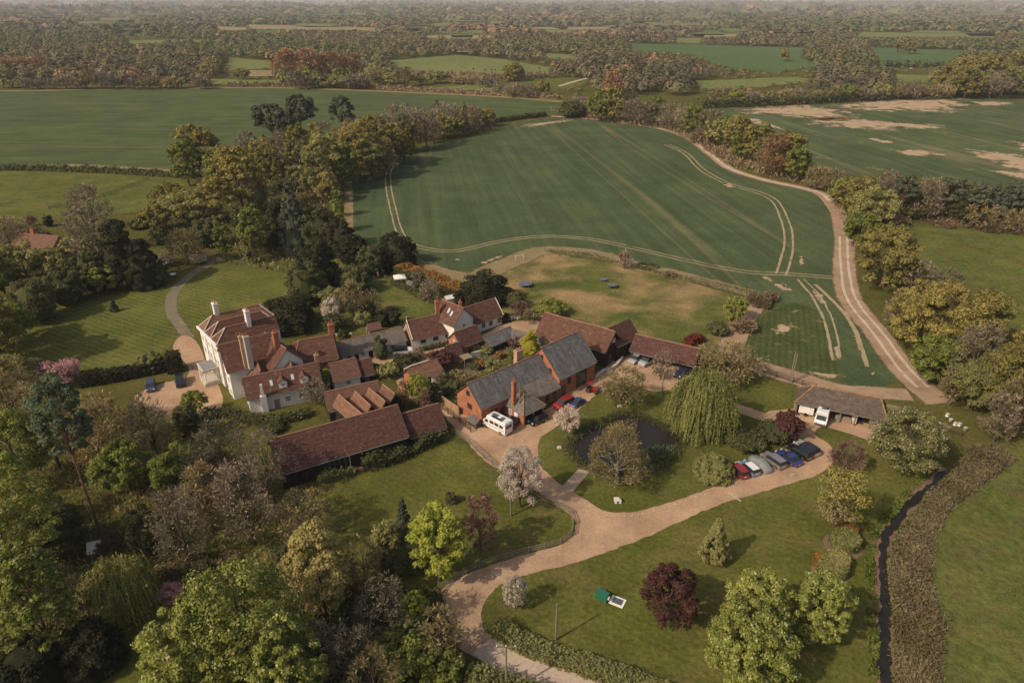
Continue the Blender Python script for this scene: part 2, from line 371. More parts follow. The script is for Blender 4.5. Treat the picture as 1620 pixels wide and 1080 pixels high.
def patch(name, px, z, mat, rings=5):
    P = catmull([G(*p) for p in px], True, 2.0); c = sum(P) / len(P); n = len(P); V = [(c[0], c[1], z)]; W = [1.0]; F = []
    for r in range(1, rings + 1):
        t = r / rings
        for p in P: q = c + (p - c) * t; V.append((q[0], q[1], z)); W.append((1 - t) ** .7)
    for i in range(n):
        j = (i + 1) % n; F.append([0, 1 + i, 1 + j])
        for r in range(rings - 1): a = 1 + r * n; F.append([a + i, a + n + i, a + n + j, a + j])
    return tag(obj(name, wmesh(name, V, F, W, mat)), kind='structure')

# ================================================================== THE GROUND
m = MB(); S_ = 26000.0; N_ = 26
gx = np.linspace(-S_, S_, N_ + 1)
for i in range(N_):
    for j in range(N_): m.face([(gx[i], gx[j], 0), (gx[i + 1], gx[j], 0), (gx[i + 1], gx[j + 1], 0), (gx[i], gx[j + 1], 0)])
tag(m.build('ground', 'ground_grass'), kind='structure')
# crops and pastures
sheet('crop_field', [(-700, 146), (-300, 144), (0, 143), (300, 141), (500, 142), (650, 149), (800, 156), (884, 163), (880, 181), (820, 190), (700, 205), (600, 225), (400, 262), (300, 272), (200, 271), (0, 266), (-300, 262), (-800, 262)], .03, 'wheat_left', 6, .25)
F2 = [(550, 262), (640, 238), (760, 213), (800, 198), (880, 187), (930, 189), (1050, 205), (1120, 240), (1170, 277), (1290, 306), (1318, 340), (1326, 380), (1324, 430), (1335, 480), (1385, 545), (1420, 600), (1400, 612), (1340, 612), (1250, 590), (1185, 570), (1172, 545), (1200, 505), (1232, 478), (1190, 462), (1060, 432), (1000, 420), (930, 400), (862, 396), (800, 415), (750, 434), (700, 428), (640, 408), (575, 390), (550, 340)]
sheet('crop_field', F2, .034, 'wheat_near', 4, .15)
sheet('crop_field', [(1140, 173), (1250, 166), (1480, 153), (1620, 158), (2100, 165), (2200, 300), (1700, 310), (1500, 285), (1400, 276), (1310, 272), (1262, 245), (1200, 200)], .038, 'wheat_right', 5, .2)
sheet('paddock_grass', [(700, 455), (760, 436), (862, 400), (935, 406), (1000, 425), (1060, 438), (1130, 458), (1195, 478), (1190, 500), (1165, 530), (1120, 552), (1000, 545), (860, 505), (790, 500)], .026, 'paddock_grass', 3, .1)
sheet('pasture', [(-500, 268), (0, 268), (200, 273), (300, 290), (290, 320), (150, 345), (40, 358), (-100, 365), (-600, 365)], .022, 'pasture', 4, .1)
sheet('pasture', [(1440, 348), (1620, 364), (2100, 375), (2200, 620), (1900, 585), (1620, 545), (1540, 505), (1480, 440), (1440, 400)], .022, 'pasture', 4, .1)
sheet('pasture', [(1900, 690), (1700, 680), (1600, 695), (1520, 730), (1475, 800), (1455, 900), (1470, 1000), (1475, 1120), (1480, 1400), (2400, 1400), (2300, 800)], .022, 'pasture', 2, .1)
# lawns
sheet('striped_lawn', [(60, 500), (160, 470), (262, 452), (320, 418), (400, 405), (520, 405), (560, 430), (520, 470), (460, 500), (400, 505), (300, 528), (262, 556), (245, 590), (150, 610), (60, 600), (20, 560)], .018, 'striped_lawn', 2)
sheet('garden_lawn', [(540, 460), (600, 440), (660, 452), (690, 475), (700, 500), (660, 520), (600, 525), (560, 520)], .019, 'pasture', 2)
sheet('meadow_lawn', [(480, 775), (560, 750), (640, 725), (722, 697), (765, 745), (840, 785), (905, 818), (898, 860), (800, 885), (700, 930), (600, 930), (480, 900), (300, 900), (300, 830)], .021, 'meadow_lawn', 2)
sheet('pond_lawn', [(850, 695), (900, 655), (950, 612), (990, 600), (1080, 605), (1160, 640), (1215, 665), (1230, 700), (1160, 768), (1080, 795), (1005, 812), (960, 812), (930, 800), (870, 765), (848, 720)], .017, 'pond_lawn', 1.5)
sheet('upper_lawn', [(1130, 575), (1190, 575), (1260, 600), (1300, 620), (1265, 650), (1215, 662), (1140, 640)], .0205, 'pond_lawn', 1.5)
sheet('south_lawn', [(755, 965), (790, 922), (900, 885), (1010, 850), (1150, 795), (1285, 752), (1310, 735), (1300, 690), (1380, 690), (1480, 745), (1420, 820), (1388, 900), (1395, 1000), (1400, 1200), (1300, 1400), (1100, 1300), (960, 1095), (860, 1055), (780, 1030), (750, 1000)], .024, 'meadow_lawn', 2)
sheet('lower_left_clearing', [(180, 1000), (300, 930), (400, 925), (420, 960), (330, 1010), (260, 1070), (180, 1080)], .0225, 'pond_lawn', 2)
# the drives (one gravel sheet) and yards
GR = [(695, 955), (715, 925), (760, 904), (830, 882), (895, 862), (914, 842), (912, 818), (868, 785), (800, 745), (765, 722), (742, 695), (716, 668), (700, 648), (668, 640), (640, 618), (632, 603), (648, 598), (690, 622), (712, 640), (735, 660), (760, 678), (800, 676), (840, 664), (880, 640), (915, 608), (935, 600), (952, 596), (958, 612), (940, 622), (922, 640), (905, 652), (885, 668), (852, 690), (846, 712), (851, 738), (880, 765), (925, 793), (958, 812), (1010, 812), (1085, 790), (1148, 766), (1172, 742), (1200, 728), (1262, 706), (1262, 688), (1235, 672), (1212, 668), (1215, 655), (1255, 650), (1300, 660), (1385, 686), (1378, 694), (1300, 672), (1284, 688), (1300, 698), (1316, 714), (1310, 732), (1285, 750), (1220, 770), (1150, 790), (1080, 818), (1010, 850), (960, 868), (900, 888), (832, 905), (790, 922), (764, 945), (754, 970), (760, 998), (788, 1022), (775, 1040), (742, 1030), (720, 1010), (700, 985)]
sheet('gravel_drive', GR, .060, 'gravel', 1.0, .08, .6)
strip('gravel_track', [(1228, 668), (1195, 655), (1165, 645), (1140, 636), (1100, 628), (1062, 612)], 3.2, .056, 'gravel', 1)
strip('concrete_lane', [(768, 1016), (800, 1040), (860, 1060), (930, 1080), (1050, 1130), (1200, 1200)], 4.4, .067, 'concrete_lane', 1)
sheet('gravel_yard', [(950, 596), (968, 575), (990, 560), (1030, 566), (1075, 580), (1100, 592), (1096, 604), (1066, 612), (1040, 618), (1005, 612), (975, 606)], .057, 'gravel', 1, .05, .35)
sheet('gravel_yard', [(770, 528), (800, 512), (845, 508), (862, 512), (858, 530), (840, 545), (815, 538), (790, 528), (765, 545), (735, 570), (700, 570), (650, 580), (600, 590), (560, 578), (590, 565), (660, 553), (716, 545), (730, 540)], .055, 'gravel', 1, .05, .35)
sheet('gravel_forecourt', [(288, 532), (308, 540), (325, 575), (338, 600), (350, 628), (345, 650), (320, 662), (280, 668), (245, 662), (222, 648), (215, 632), (228, 618), (262, 606), (296, 598), (300, 580), (284, 562), (276, 548)], .054, 'gravel', 1, .05, .35)
sheet('paved_terrace', [(560, 650), (600, 655), (640, 690), (560, 708), (520, 690)], .05, 'grey_path', 1, 0, .3)
strip('grey_path', [(350, 408), (318, 425), (290, 445), (272, 470), (272, 495), (285, 515), (300, 535)], (3.8, 3.0), .045, 'grey_path', 1.5)
sheet('stone_steps', [(905, 778), (932, 746), (916, 742), (888, 772)], .066, 'paving', 1, 0, .1, smooth=False)
for pts in ([(778, 903), (795, 918)], [(1152, 779), (1172, 793)]):
    strip('drain_strip', pts, .35, .072, 'concrete_lane', .5, prof=((-1, 1), (1, 1)))
for px in ([(1240, 752), (1262, 744), (1266, 750), (1245, 758)], [(1262, 756), (1274, 751), (1276, 755), (1264, 760)]): patch('pale_patch', px, .074, 'track_chalk')
# garden soil round the cottages
sheet('garden_ground', [(560, 600), (640, 575), (720, 560), (800, 545), (850, 548), (850, 580), (760, 640), (720, 655), (690, 620), (640, 600)], .040, 'grey_path', 1.5, .1, .4)
sheet('garden_grass', [(800, 560), (835, 556), (842, 566), (815, 576), (796, 572)], .052, 'pond_lawn', 1); sheet('garden_grass', [(690, 622), (712, 618), (722, 632), (705, 642)], .0525, 'pond_lawn', 1)
strip('flower_bed', [(505, 768), (560, 748), (640, 722), (715, 690)], (2.0, 2.4), .047, 'border_soil', 1, off=-1.0)
# farm tracks
strip('farm_track', [(872, 184), (930, 188), (985, 195), (1050, 205), (1090, 220), (1125, 245), (1155, 267), (1210, 285), (1290, 303), (1318, 325), (1330, 350), (1336, 385), (1336, 430), (1346, 475), (1385, 525), (1425, 580), (1460, 615), (1490, 638)], (5, 5, 5.5, 6, 6.5, 7, 7), .07, 'track_soil', 2, wob=.05)
strip('chalk_ruts', [(872, 184), (930, 188), (985, 195), (1050, 205), (1090, 220), (1125, 245), (1155, 267), (1210, 285), (1290, 303), (1312, 318)], 2.4, .085, 'track_chalk', 2)
for o_ in (-1.1, 1.1): strip('chalk_ruts', [(1334, 375), (1337, 430), (1348, 475), (1387, 525), (1427, 580), (1460, 613)], 1.1, .09, 'track_chalk', 1, off=o_, wob=.03)
strip('field_margin', [(-500, 146), (0, 144), (200, 141), (420, 139), (560, 143), (700, 149), (800, 154), (890, 161)], (9, 9, 9, 10), .06, 'rough_verge', 5)
strip('field_margin', [(550, 270), (552, 320), (552, 370), (560, 400)], 4, .06, 'rough_verge', 3)
strip('field_margin', [(0, 264), (120, 262), (260, 270), (300, 273)], 6, .06, 'rough_verge', 3)
strip('field_margin', [(640, 408), (700, 432), (750, 437), (800, 418), (860, 397), (940, 402), (1010, 422), (1070, 434), (1190, 464)], (6, 10, 10, 8, 6), .062, 'rough_verge', 2)
strip('field_margin', [(1200, 480), (1165, 530), (1160, 560), (1200, 580), (1260, 598), (1330, 618), (1400, 622), (1440, 625)], (4, 6, 7, 5), .064, 'track_soil', 2)
strip('grassy_verge', [(1290, 625), (1380, 640), (1440, 655), (1500, 680)], 4, .05, 'rough_verge', 2)
T1 = [(628, 259), (619, 264), (614, 280), (616, 305), (624, 340), (634, 370), (655, 388), (700, 397), (740, 394), (790, 382), (860, 374), (930, 378), (1000, 392), (1090, 413), (1180, 430), (1250, 434), (1328, 440)]
for o_ in (-1.0, 1.0): strip('tramline', T1, .7, .05, 'tramline_soil', 1.5, off=o_, wob=.04)
T2 = [(1055, 229), (1085, 243), (1110, 268), (1150, 290), (1195, 303), (1225, 318), (1240, 345), (1248, 380), (1243, 410), (1236, 434)]
for o_ in (-1.3, 1.3): strip('tramline', T2, .9, .052, 'tramline_soil', 1.5, off=o_, wob=.05)
for pts in ([(785, 228), (830, 285), (870, 340), (905, 375)], [(905, 200), (990, 260), (1110, 330)], [(730, 300), (700, 330), (745, 372)], [(1130, 290), (1185, 330), (1235, 372)], [(960, 200), (1100, 262)]):
    for o_ in (-.9, .9): strip('tramline', pts, .35, .05, 'tramline_soil', 2, prof=((-1, 0), (0, .45), (1, 0)), off=o_)
for pts, wd in (([(1262, 442), (1285, 470), (1305, 510), (1318, 570)], .9), ([(1272, 442), (1298, 470), (1318, 510), (1330, 565)], .6), ([(1290, 450), (1340, 500), (1365, 555), (1372, 580)], 1.3)):
    strip('tramline', pts, wd, .056, 'tramline_soil', 1, wob=.05)
for px in ([(1196, 434), (1216, 434), (1228, 446), (1208, 446)], [(1218, 444), (1240, 448), (1262, 464), (1236, 462)], [(1280, 455), (1300, 462), (1312, 490), (1296, 480)], [(1330, 480), (1342, 486), (1352, 512), (1338, 505)], [(1262, 408), (1270, 402), (1274, 418), (1266, 426)],
           [(1345, 515), (1355, 512), (1366, 545), (1372, 568), (1360, 566)], [(1318, 545), (1328, 540), (1332, 570), (1322, 575)], [(1140, 292), (1150, 288), (1168, 296), (1160, 300)],
           [(805, 206), (820, 197), (860, 193), (905, 187), (930, 188), (880, 196), (835, 203)], [(672, 413), (690, 412), (698, 418), (682, 420)], [(718, 410), (728, 408), (730, 412), (720, 413)], [(745, 420), (800, 400), (806, 402), (760, 422)],
           [(1065, 428), (1120, 440), (1150, 455), (1130, 455), (1090, 440)], [(940, 408), (1000, 412), (1010, 418), (960, 416)], [(1215, 520), (1240, 508), (1262, 512), (1245, 530), (1225, 532)], [(1260, 585), (1330, 592), (1360, 600), (1300, 600)],
           [(1232, 447), (1245, 449), (1250, 456), (1238, 455)], [(1375, 590), (1384, 586), (1388, 592), (1378, 596)]):
    patch('bare_soil', px, .054, 'bare_soil')
for px in ([(1290, 170), (1340, 162), (1400, 157), (1480, 154), (1535, 158), (1540, 172), (1500, 181), (1430, 178), (1350, 176)], [(1150, 176), (1200, 167), (1290, 165), (1350, 174), (1370, 188), (1310, 192), (1230, 184), (1180, 181)], [(1260, 188), (1330, 184), (1420, 193), (1500, 198), (1530, 203), (1440, 206), (1340, 205), (1285, 200)],
           [(1170, 190), (1190, 186), (1230, 200), (1260, 212), (1235, 205)], [(1400, 236), (1470, 238), (1500, 246), (1440, 247)], [(1370, 218), (1420, 225), (1400, 229)], [(1520, 235), (1600, 240), (1680, 262), (1700, 285), (1640, 280), (1580, 262), (1540, 248)], [(1560, 270), (1640, 272), (1720, 286), (1620, 284)], [(1590, 222), (1700, 225), (1700, 240), (1620, 238)], [(1530, 160), (1600, 162), (1600, 168), (1545, 167)]):
    patch('bare_soil', px, .06, 'bare_soil_far', 7)
sheet('cut_ground', [(1180, 520), (1225, 490), (1262, 480), (1300, 500), (1320, 570), (1330, 600), (1240, 585), (1190, 565)], .042, 'cut_crop', 2, .1)
# pond and stream
POND = [(905, 700), (925, 684), (955, 668), (985, 656), (1015, 660), (1050, 676), (1078, 694), (1072, 712), (1045, 738), (1010, 754), (975, 752), (940, 742), (915, 727), (903, 712)]
sheet('pond_bank', [(905 + (x - 990) * 1.06 + 85, 705 + (y - 705) * 1.09) for x, y in POND], .030, 'border_soil', 1, .08, .5)
sheet('pond_water', POND, .05, 'pond_water', 1, .06)
STREAM = [(1500, 742), (1475, 762), (1450, 790), (1425, 820), (1405, 845), (1395, 880), (1397, 930), (1402, 990), (1404, 1080), (1410, 1200)]
strip('stream_bank', STREAM, 2.4, .048, 'border_soil', 1, wob=.1); strip('stream_water', STREAM, (.9, 1.5, 1.0, 1.6, 1.1), .062, 'stream_water', .6, prof=((-1, 1), (1, 1)), wob=.2)
# ---- distant fields
FAR = [([(614, 96), (725, 87), (800, 95), (870, 107), (870, 121), (725, 123), (650, 118)], 'far_pasture'), ([(648, 142), (740, 135), (812, 137), (810, 146), (700, 146)], 'far_pasture'), ([(800, 122), (900, 122), (938, 128), (900, 142), (850, 138)], 'pasture'),
       ([(998, 69), (1125, 72), (1275, 76), (1265, 92), (1300, 104), (1225, 116), (1142, 105), (1094, 86), (998, 80)], 'far_crop'), ([(1372, 76), (1531, 80), (1487, 105), (1394, 106), (1390, 90)], 'far_crop'),
       ([(1418, 118), (1474, 120), (1466, 131), (1420, 130)], 'far_pasture'), ([(363, 91), (436, 98), (430, 108), (356, 112)], 'far_pasture'), ([(330, 125), (441, 127), (433, 136), (326, 133)], 'far_pasture'), ([(400, 111), (431, 112), (430, 121), (380, 121), (352, 116)], 'pale_stubble'),
       ([(204, 64), (341, 62), (345, 67), (204, 70)], 'far_pasture'), ([(392, 39), (592, 44), (594, 49), (398, 46)], 'pale_stubble'), ([(1364, 51), (1575, 53), (1575, 60), (1350, 59)], 'far_pasture'), ([(1070, 60), (1110, 61), (1108, 70), (1070, 68)], 'far_pasture'),
       ([(647, 41), (710, 36), (712, 40), (650, 44)], 'far_pasture'), ([(720, 32), (795, 34), (795, 38), (720, 37)], 'far_pasture'), ([(862, 46), (905, 49), (903, 53), (864, 51)], 'far_pasture'), ([(855, 84), (912, 87), (912, 94), (868, 94)], 'far_pasture'),
       ([(1080, 25), (1130, 25), (1130, 29), (1080, 28)], 'far_pasture'), ([(340, 42), (390, 44), (388, 49), (345, 48)], 'pale_stubble'), ([(1390, 19), (1440, 20), (1440, 23), (1392, 22)], 'far_pasture'), ([(285, 10), (345, 12), (345, 15), (290, 13)], 'far_pasture'), ([(495, 100), (560, 104), (600, 112), (560, 118), (500, 112)], 'far_pasture'), ([(1100, 128), (1260, 122), (1300, 128), (1180, 140), (1110, 142)], 'far_pasture')]
_r = random.Random(4)
for _i in range(90):
    _y = 5.5 + 52 * _r.random() ** 1.6; _x = _r.uniform(-60, 1680); _w = _r.uniform(10, 55); _h = _r.uniform(.35, 1.5) * (1 + _y / 22)
    FAR.append(([(_x - _w, _y + _r.uniform(-.5, .5)), (_x + _w, _y + _r.uniform(-.5, .5)), (_x + _w * _r.uniform(.6, 1), _y + _h), (_x - _w * _r.uniform(.5, 1), _y + _h)], _r.choice(['far_pasture', 'far_pasture', 'pale_stubble', 'far_crop'])))
for px, mt in FAR: sheet('far_field', px, .12, mt, 15, smooth=False)
strip('pale_lane', [(884, 137), (900, 132), (929, 124)], 5, .2, 'track_chalk', 4)
strip('pale_lane', [(1118, 168), (1180, 164), (1240, 164)], 4, .14, 'track_chalk', 4)
# two dips of the lane seen behind the far hedge are left as the same strip

# ================================================================== BUILDINGS
def p3(q, z): return np.array([q[0], q[1], z])
class Block:
    """a roofed block: ridge a->b at height hr; side 1 lies to the right of a->b"""
    def __init__(s, T, a, b, hr, w1, he1, w2=None, he2=None, ha=0, hb=0, wall='brick', roof='roof_red_tile', cap='ridge_tile', over=.35, gover=.25, capr=.11, z0=0.0):
        a, b = np.array(a, float), np.array(b, float)
        s.T = T; s.a = a; s.L = np.linalg.norm(b - a); s.u = (b - a) / s.L; s.n = np.array([s.u[1], -s.u[0]])
        w2 = w1 if w2 is None else w2; he2 = he1 if he2 is None else he2
        s.w1, s.w2, s.he1, s.he2, s.hr = w1, w2, he1, he2, hr
        s.org = np.array(T.location) if T else np.zeros(3); L = s.L; P = s.P
        if wall:
            m = MB(s.org); e = .06
            c = lambda t, sd, z: P(t, sd, z)
            hre = hr - .1; h1 = he1 - .05; h2 = he2 - .05
            if ha or hb:
                hh = min(h1, h2)
                for q in ([(0, -w2), (0, w1)], [(0, w1), (L, w1)], [(L, w1), (L, -w2)], [(L, -w2), (0, -w2)]):
                    (t0, s0), (t1, s1) = q; m.face([c(t0, s0, z0), c(t1, s1, z0), c(t1, s1, hh), c(t0, s0, hh)])
                if not ha: m.face([c(0, -w2, hh), c(0, w1, hh), c(0, 0, hre)])
                if not hb: m.face([c(L, w1, hh), c(L, -w2, hh), c(L, 0, hre)])
            else:
                m.face([c(0, w1, z0), c(L, w1, z0), c(L, w1, h1), c(0, w1, h1)]); m.face([c(L, -w2, z0), c(0, -w2, z0), c(0, -w2, h2), c(L, -w2, h2)])
                m.face([c(0, -w2, z0), c(0, w1, z0), c(0, w1, h1), c(0, 0, hre), c(0, -w2, h2)]); m.face([c(L, w1, z0), c(L, -w2, z0), c(L, -w2, h2), c(L, 0, hre), c(L, w1, h1)])
            m.build('wall', wall, T)
        if roof:
            m = MB(s.org); o = over; th = .16
            g0 = -gover if not ha else 0; g1 = L + gover if not hb else L
            for sd, wd, he in ((1, w1, he1), (-1, w2, he2)):
                k = (hr - he) / wd; sl = math.hypot(1, k); ze = he - k * o
                e0 = -o if ha else g0; e1 = L + o if hb else g1
                top = [P(e0, sd * (wd + o), ze), P(e1, sd * (wd + o), ze), P(g1 - (hb or 0), 0, hr), P(g0 + (ha or 0), 0, hr)]
                uv = [(e0, 0), (e1, 0), (g1 - (hb or 0), (wd + o) * sl), (g0 + (ha or 0), (wd + o) * sl)]
                off = sd * 7.3
                uv = [(x + off, y) for x, y in uv]
                if sd < 0: top = top[::-1]; uv = uv[::-1]
                m.prism(top, th, uv)
            for hp, t_end, sg in ((ha, 0, -1), (hb, L, 1)):
                if hp:
                    k1 = (hr - he1) / w1; k2 = (hr - he2) / w2
                    tri = [P(t_end + sg * o, w1 + o, he1 - k1 * o), P(t_end + sg * o, -(w2 + o), he2 - k2 * o), P(t_end - sg * hp, 0, hr)]
                    sl = math.hypot(hp, hr - he1); uv = [(0, 0), (w1 + w2, 0), (w1, sl)]
                    if sg < 0: tri = tri[::-1]; uv = uv[::-1]
                    m.prism(tri, th, uv)
            rf = m.build('roof', roof, T)
            if cap:
                m = MB(s.org); r0, r1 = P(g0 + (ha or 0), 0, hr + .03), P(g1 - (hb or 0), 0, hr + .03)
                if np.linalg.norm(r1 - r0) > .3: m.tube([r0, r1], capr, 6)
                for hp, t_end, sg, pt in ((ha, 0, -1, r0), (hb, L, 1, r1)):
                    if hp:
                        for sd, wd, he in ((1, w1, he1), (-1, w2, he2)): mh = MB(s.org); mh.tube([pt, P(t_end + sg * o, sd * (wd + o), he - (hr - he) / wd * o + .05)], capr, 6); mh.build('hip_tiles', cap, rf)
                if m.f: m.build('ridge_tiles', 'ridge_tile' if cap == 'white_hip' else cap, rf)
            if not (ha or hb):
                for t in (g0 - .03, g1 + .03):
                    m = MB(s.org)
                    for sd, wd, he in ((1, w1, he1), (-1, w2, he2)):
                        k = (hr - he) / wd; m.tube([P(t, 0, hr - .1), P(t, sd * (wd + o), he - k * o - .1)], .09, 4)
                    m.build('bargeboard', 'dark_timber' if roof != 'roof_mossy' else 'timber', rf)
            for sd, wd, he in ((1, w1, he1), (-1, w2, he2)):
                m = MB(s.org); k = (hr - he) / wd; m.tube([P(0, sd * (wd + o + .08), he - k * o - .12), P(L, sd * (wd + o + .08), he - k * o - .12)], .07, 5)
                m.build('gutter', 'lead', rf)
            s.rf = rf
    def P(s, t, sd, z): q = s.a + s.u * t + s.n * sd; return np.array([q[0], q[1], z])
    def wallpt(s, side, t, z):
        """side: 'f' right long side, 'b' left long side, 'A' end a, 'B' end b -> (point, normal, tangent)"""
        u3, n3 = p3(s.u, 0), p3(s.n, 0)
        if side == 'f': return s.P(t, s.w1, z), n3, u3
        if side == 'b': return s.P(t, -s.w2, z), -n3, u3
        if side == 'A': return s.P(0, t, z), -u3, n3
        return s.P(s.L, t, z), u3, n3
    def win(s, side, t, z, w=1.0, h=1.1, cols=2, rows=2, frame='white_paint', pane='glass', nm='window'):
        P, n, tg = s.wallpt(side, t, z); up = np.array([0, 0, 1.]); m = MB(s.org)
        def bar(x0, x1, z0, z1, d=.09):
            pts = [P + tg * x + up * zz + n * dd for dd in (-.02, d) for x, zz in ((x0, z0), (x1, z0), (x1, z1), (x0, z1))]
            I = [m.V(p) for p in pts]
            for f in ((0, 1, 2, 3), (4, 5, 6, 7), (0, 1, 5, 4), (1, 2, 6, 5), (2, 3, 7, 6), (3, 0, 4, 7)): m.f.append([I[i] for i in f])
        fw = .09
        bar(-w / 2, w / 2, 0, fw, .14); bar(-w / 2, w / 2, h - fw, h); bar(-w / 2, -w / 2 + fw, fw, h - fw); bar(w / 2 - fw, w / 2, fw, h - fw)
        for i in range(1, cols): x = -w / 2 + w * i / cols; bar(x - .035, x + .035, fw, h - fw, .08)
        for i in range(1, rows): zz = h * i / rows; bar(-w / 2 + fw, w / 2 - fw, zz - .03, zz + .03, .075)
        f = m.build(nm, frame, s.T)
        m = MB(s.org); I = [P + tg * x + up * zz + n * .04 for x, zz in ((-w / 2 + fw / 2, fw / 2), (w / 2 - fw / 2, fw / 2), (w / 2 - fw / 2, h - fw / 2), (-w / 2 + fw / 2, h - fw / 2))]
        m.face(I); m.build('pane', pane, f); return f
    def slab(s, nm, side, t, z, w, h, mat, d=.1, handle=True):
        P, n, tg = s.wallpt(side, t, z); up = np.array([0, 0, 1.]); m = MB(s.org)
        I = [m.V(P + tg * x + up * zz + n * dd) for dd in (-.05, d) for x, zz in ((-w / 2, 0), (w / 2, 0), (w / 2, h), (-w / 2, h))]
        for f in ((0, 1, 2, 3), (4, 5, 6, 7), (0, 1, 5, 4), (1, 2, 6, 5), (2, 3, 7, 6), (3, 0, 4, 7)): m.f.append([I[i] for i in f])
        o = m.build(nm, mat, s.T)
        if nm == 'door' and handle:
            m = MB(s.org); m.box(P + tg * (w * .38) + up * (h * .45) + n * (d + .04), .06, .06, .12); m.build('handle', 'lead', o)
        return o
    def skylight(s, t, sd, w=.8, h=1.1):
        side = 1 if sd > 0 else -1; wd, he = (s.w1, s.he1) if sd > 0 else (s.w2, s.he2); k = (s.hr - he) / wd
        f = lambda tt, ss, lift: s.P(tt, ss, s.hr - abs(ss) * k + lift)
        m = MB(s.org); m.prism([f(t - w / 2, sd - h / 2, .10), f(t + w / 2, sd - h / 2, .10), f(t + w / 2, sd + h / 2, .10), f(t - w / 2, sd + h / 2, .10)], .14)
        o = m.build('skylight', 'lead', s.T)
        m = MB(s.org); w -= .16; h -= .16
        m.face([f(t - w / 2, sd - h / 2, .105), f(t + w / 2, sd - h / 2, .105), f(t + w / 2, sd + h / 2, .105), f(t - w / 2, sd + h / 2, .105)]); m.build('pane', 'skylight_glass', o)
def chimney(T, q, z0, z1, w=.9, d=.7, rz=0, mat='brick', pots=2, pot='roof_orange_tile'):
    m = MB(np.array(T.location)); m.box((q[0], q[1], z0), w, d, z1 - z0 - .3, rz); m.box((q[0], q[1], z1 - .3), w + .2, d + .2, .14, rz); m.box((q[0], q[1], z1 - .16), w + .1, d + .1, .16, rz)
    o = m.build('chimney', mat, T)
    for i in range(pots):
        x = (i - (pots - 1) / 2) * w / max(1, pots) ; m = MB(np.array(T.location))
        m.lathe((q[0] + x * math.cos(rz), q[1] + x * math.sin(rz), z1), [(.14, 0), (.12, .4), (.15, .42), (.15, .5)], 8); m.build('chimney_pot', 'brick', o)
    return o
def dormer(T, blk, t, w=1.5, zsill=None, sd=None, wall='white_render', roof='roof_red_tile'):
    """small gabled dormer on side 1, face at distance sd from the ridge"""
    sd = sd or blk.w1 - .3; k = (blk.hr - blk.he1) / blk.w1; zf = blk.hr - sd * k; ez = zf + 1.25; rz_ = ez + .75
    m = MB(blk.org); P = blk.P; back = max(.1, (blk.hr - rz_) / k)
    A = [P(t - w / 2, sd, zf - .1), P(t + w / 2, sd, zf - .1), P(t + w / 2, sd, ez), P(t, sd, rz_ - .05), P(t - w / 2, sd, ez)]
    eb = (blk.hr - ez) / k
    m.face(A); m.face([A[1], P(t + w / 2, eb, ez - .1), A[2]]); m.face([A[0], A[4], P(t - w / 2, eb, ez - .1)])
    d = m.build('dormer', wall, T)
    m = MB(blk.org); o = .15
    for sg in (1, -1):
        top = [P(t, sd + o, rz_), P(t + sg * (w / 2 + .2), sd + o, ez - .1), P(t + sg * (w / 2 + .2), eb - .1, ez - .1), P(t, back - .2, rz_)]
        if sg < 0: top = top[::-1]
        m.prism(top, .1, [(0, 0), (1, 0), (1, 1), (0, 1)])
    m.build('dormer_roof', roof, d)
    f = Block.win(type('F', (), dict(wallpt=lambda self, a, b_, c_: (P(t, sd, zf + .25), p3(blk.n, 0), p3(blk.u, 0)), org=blk.org, T=T))(), 'f', t, 0, .9, .9, 3, 2)
    f.parent = d
    for ch in f.children: ch.parent = d
def ridge_from(px_a, px_b, hr): return G(*px_a, hr), G(*px_b, hr)
H_ = lambda nm, label, cat, q, group=None: thing(nm, label, cat, q, group)

# -- slate and brick barn house
a1, b1 = ridge_from((741, 606), (853, 559), 7.6)
T = H_('barn_house', 'red brick barn house with blue grey slate roofs beside the white camper van', 'house', a1)
B1 = Block(T, a1, b1, 7.6, 3.6, 4.3, wall='brick', roof='roof_slate')
for t, z in ((-.2, 4.9), (.2, 2.3)): B1.win('A', t, z, 1.0 if z > 4 else 1.3, 1.1, 1 if z > 4 else 3, 1, 'dark_timber')
B1.win('f', 3, 1.2, 1.4, 1.3, 2, 1, 'dark_timber'); B1.slab('door', 'f', 5.0, 0, 1.1, 2.1, 'dark_timber')
B1.win('f', 12.5, 1.0, 2.6, 1.9, 4, 1, 'dark_timber'); B1.win('f', 15.5, 1.0, 1.6, 1.9, 2, 1, 'dark_timber')
a2, b2 = ridge_from((858, 549), (915, 524), 9.3)
B2 = Block(T, a2, b2, 9.3, 4.9, 4.6, wall='brick', roof='roof_slate')
B2.win('A', 0, 6.6, .7, 1.0, 1, 1, 'dark_timber'); B2.win('A', 2.3, 4.2, .9, 1.3, 2, 1, 'dark_timber')
B2.slab('black_glazing', 'f', 6.4, .3, 2.6, 4.0, 'glass', .06, False); B2.slab('post', 'f', 5.0, .1, .25, 4.3, 'dark_timber', .14); B2.slab('post', 'f', 7.8, .1, .25, 4.3, 'dark_timber', .14)
B2.win('f', 2.8, 2.0, .9, 1.4, 2, 2, 'dark_timber'); B2.slab('door', 'f', 1.2, 0, 1.2, 2.2, 'dark_timber')
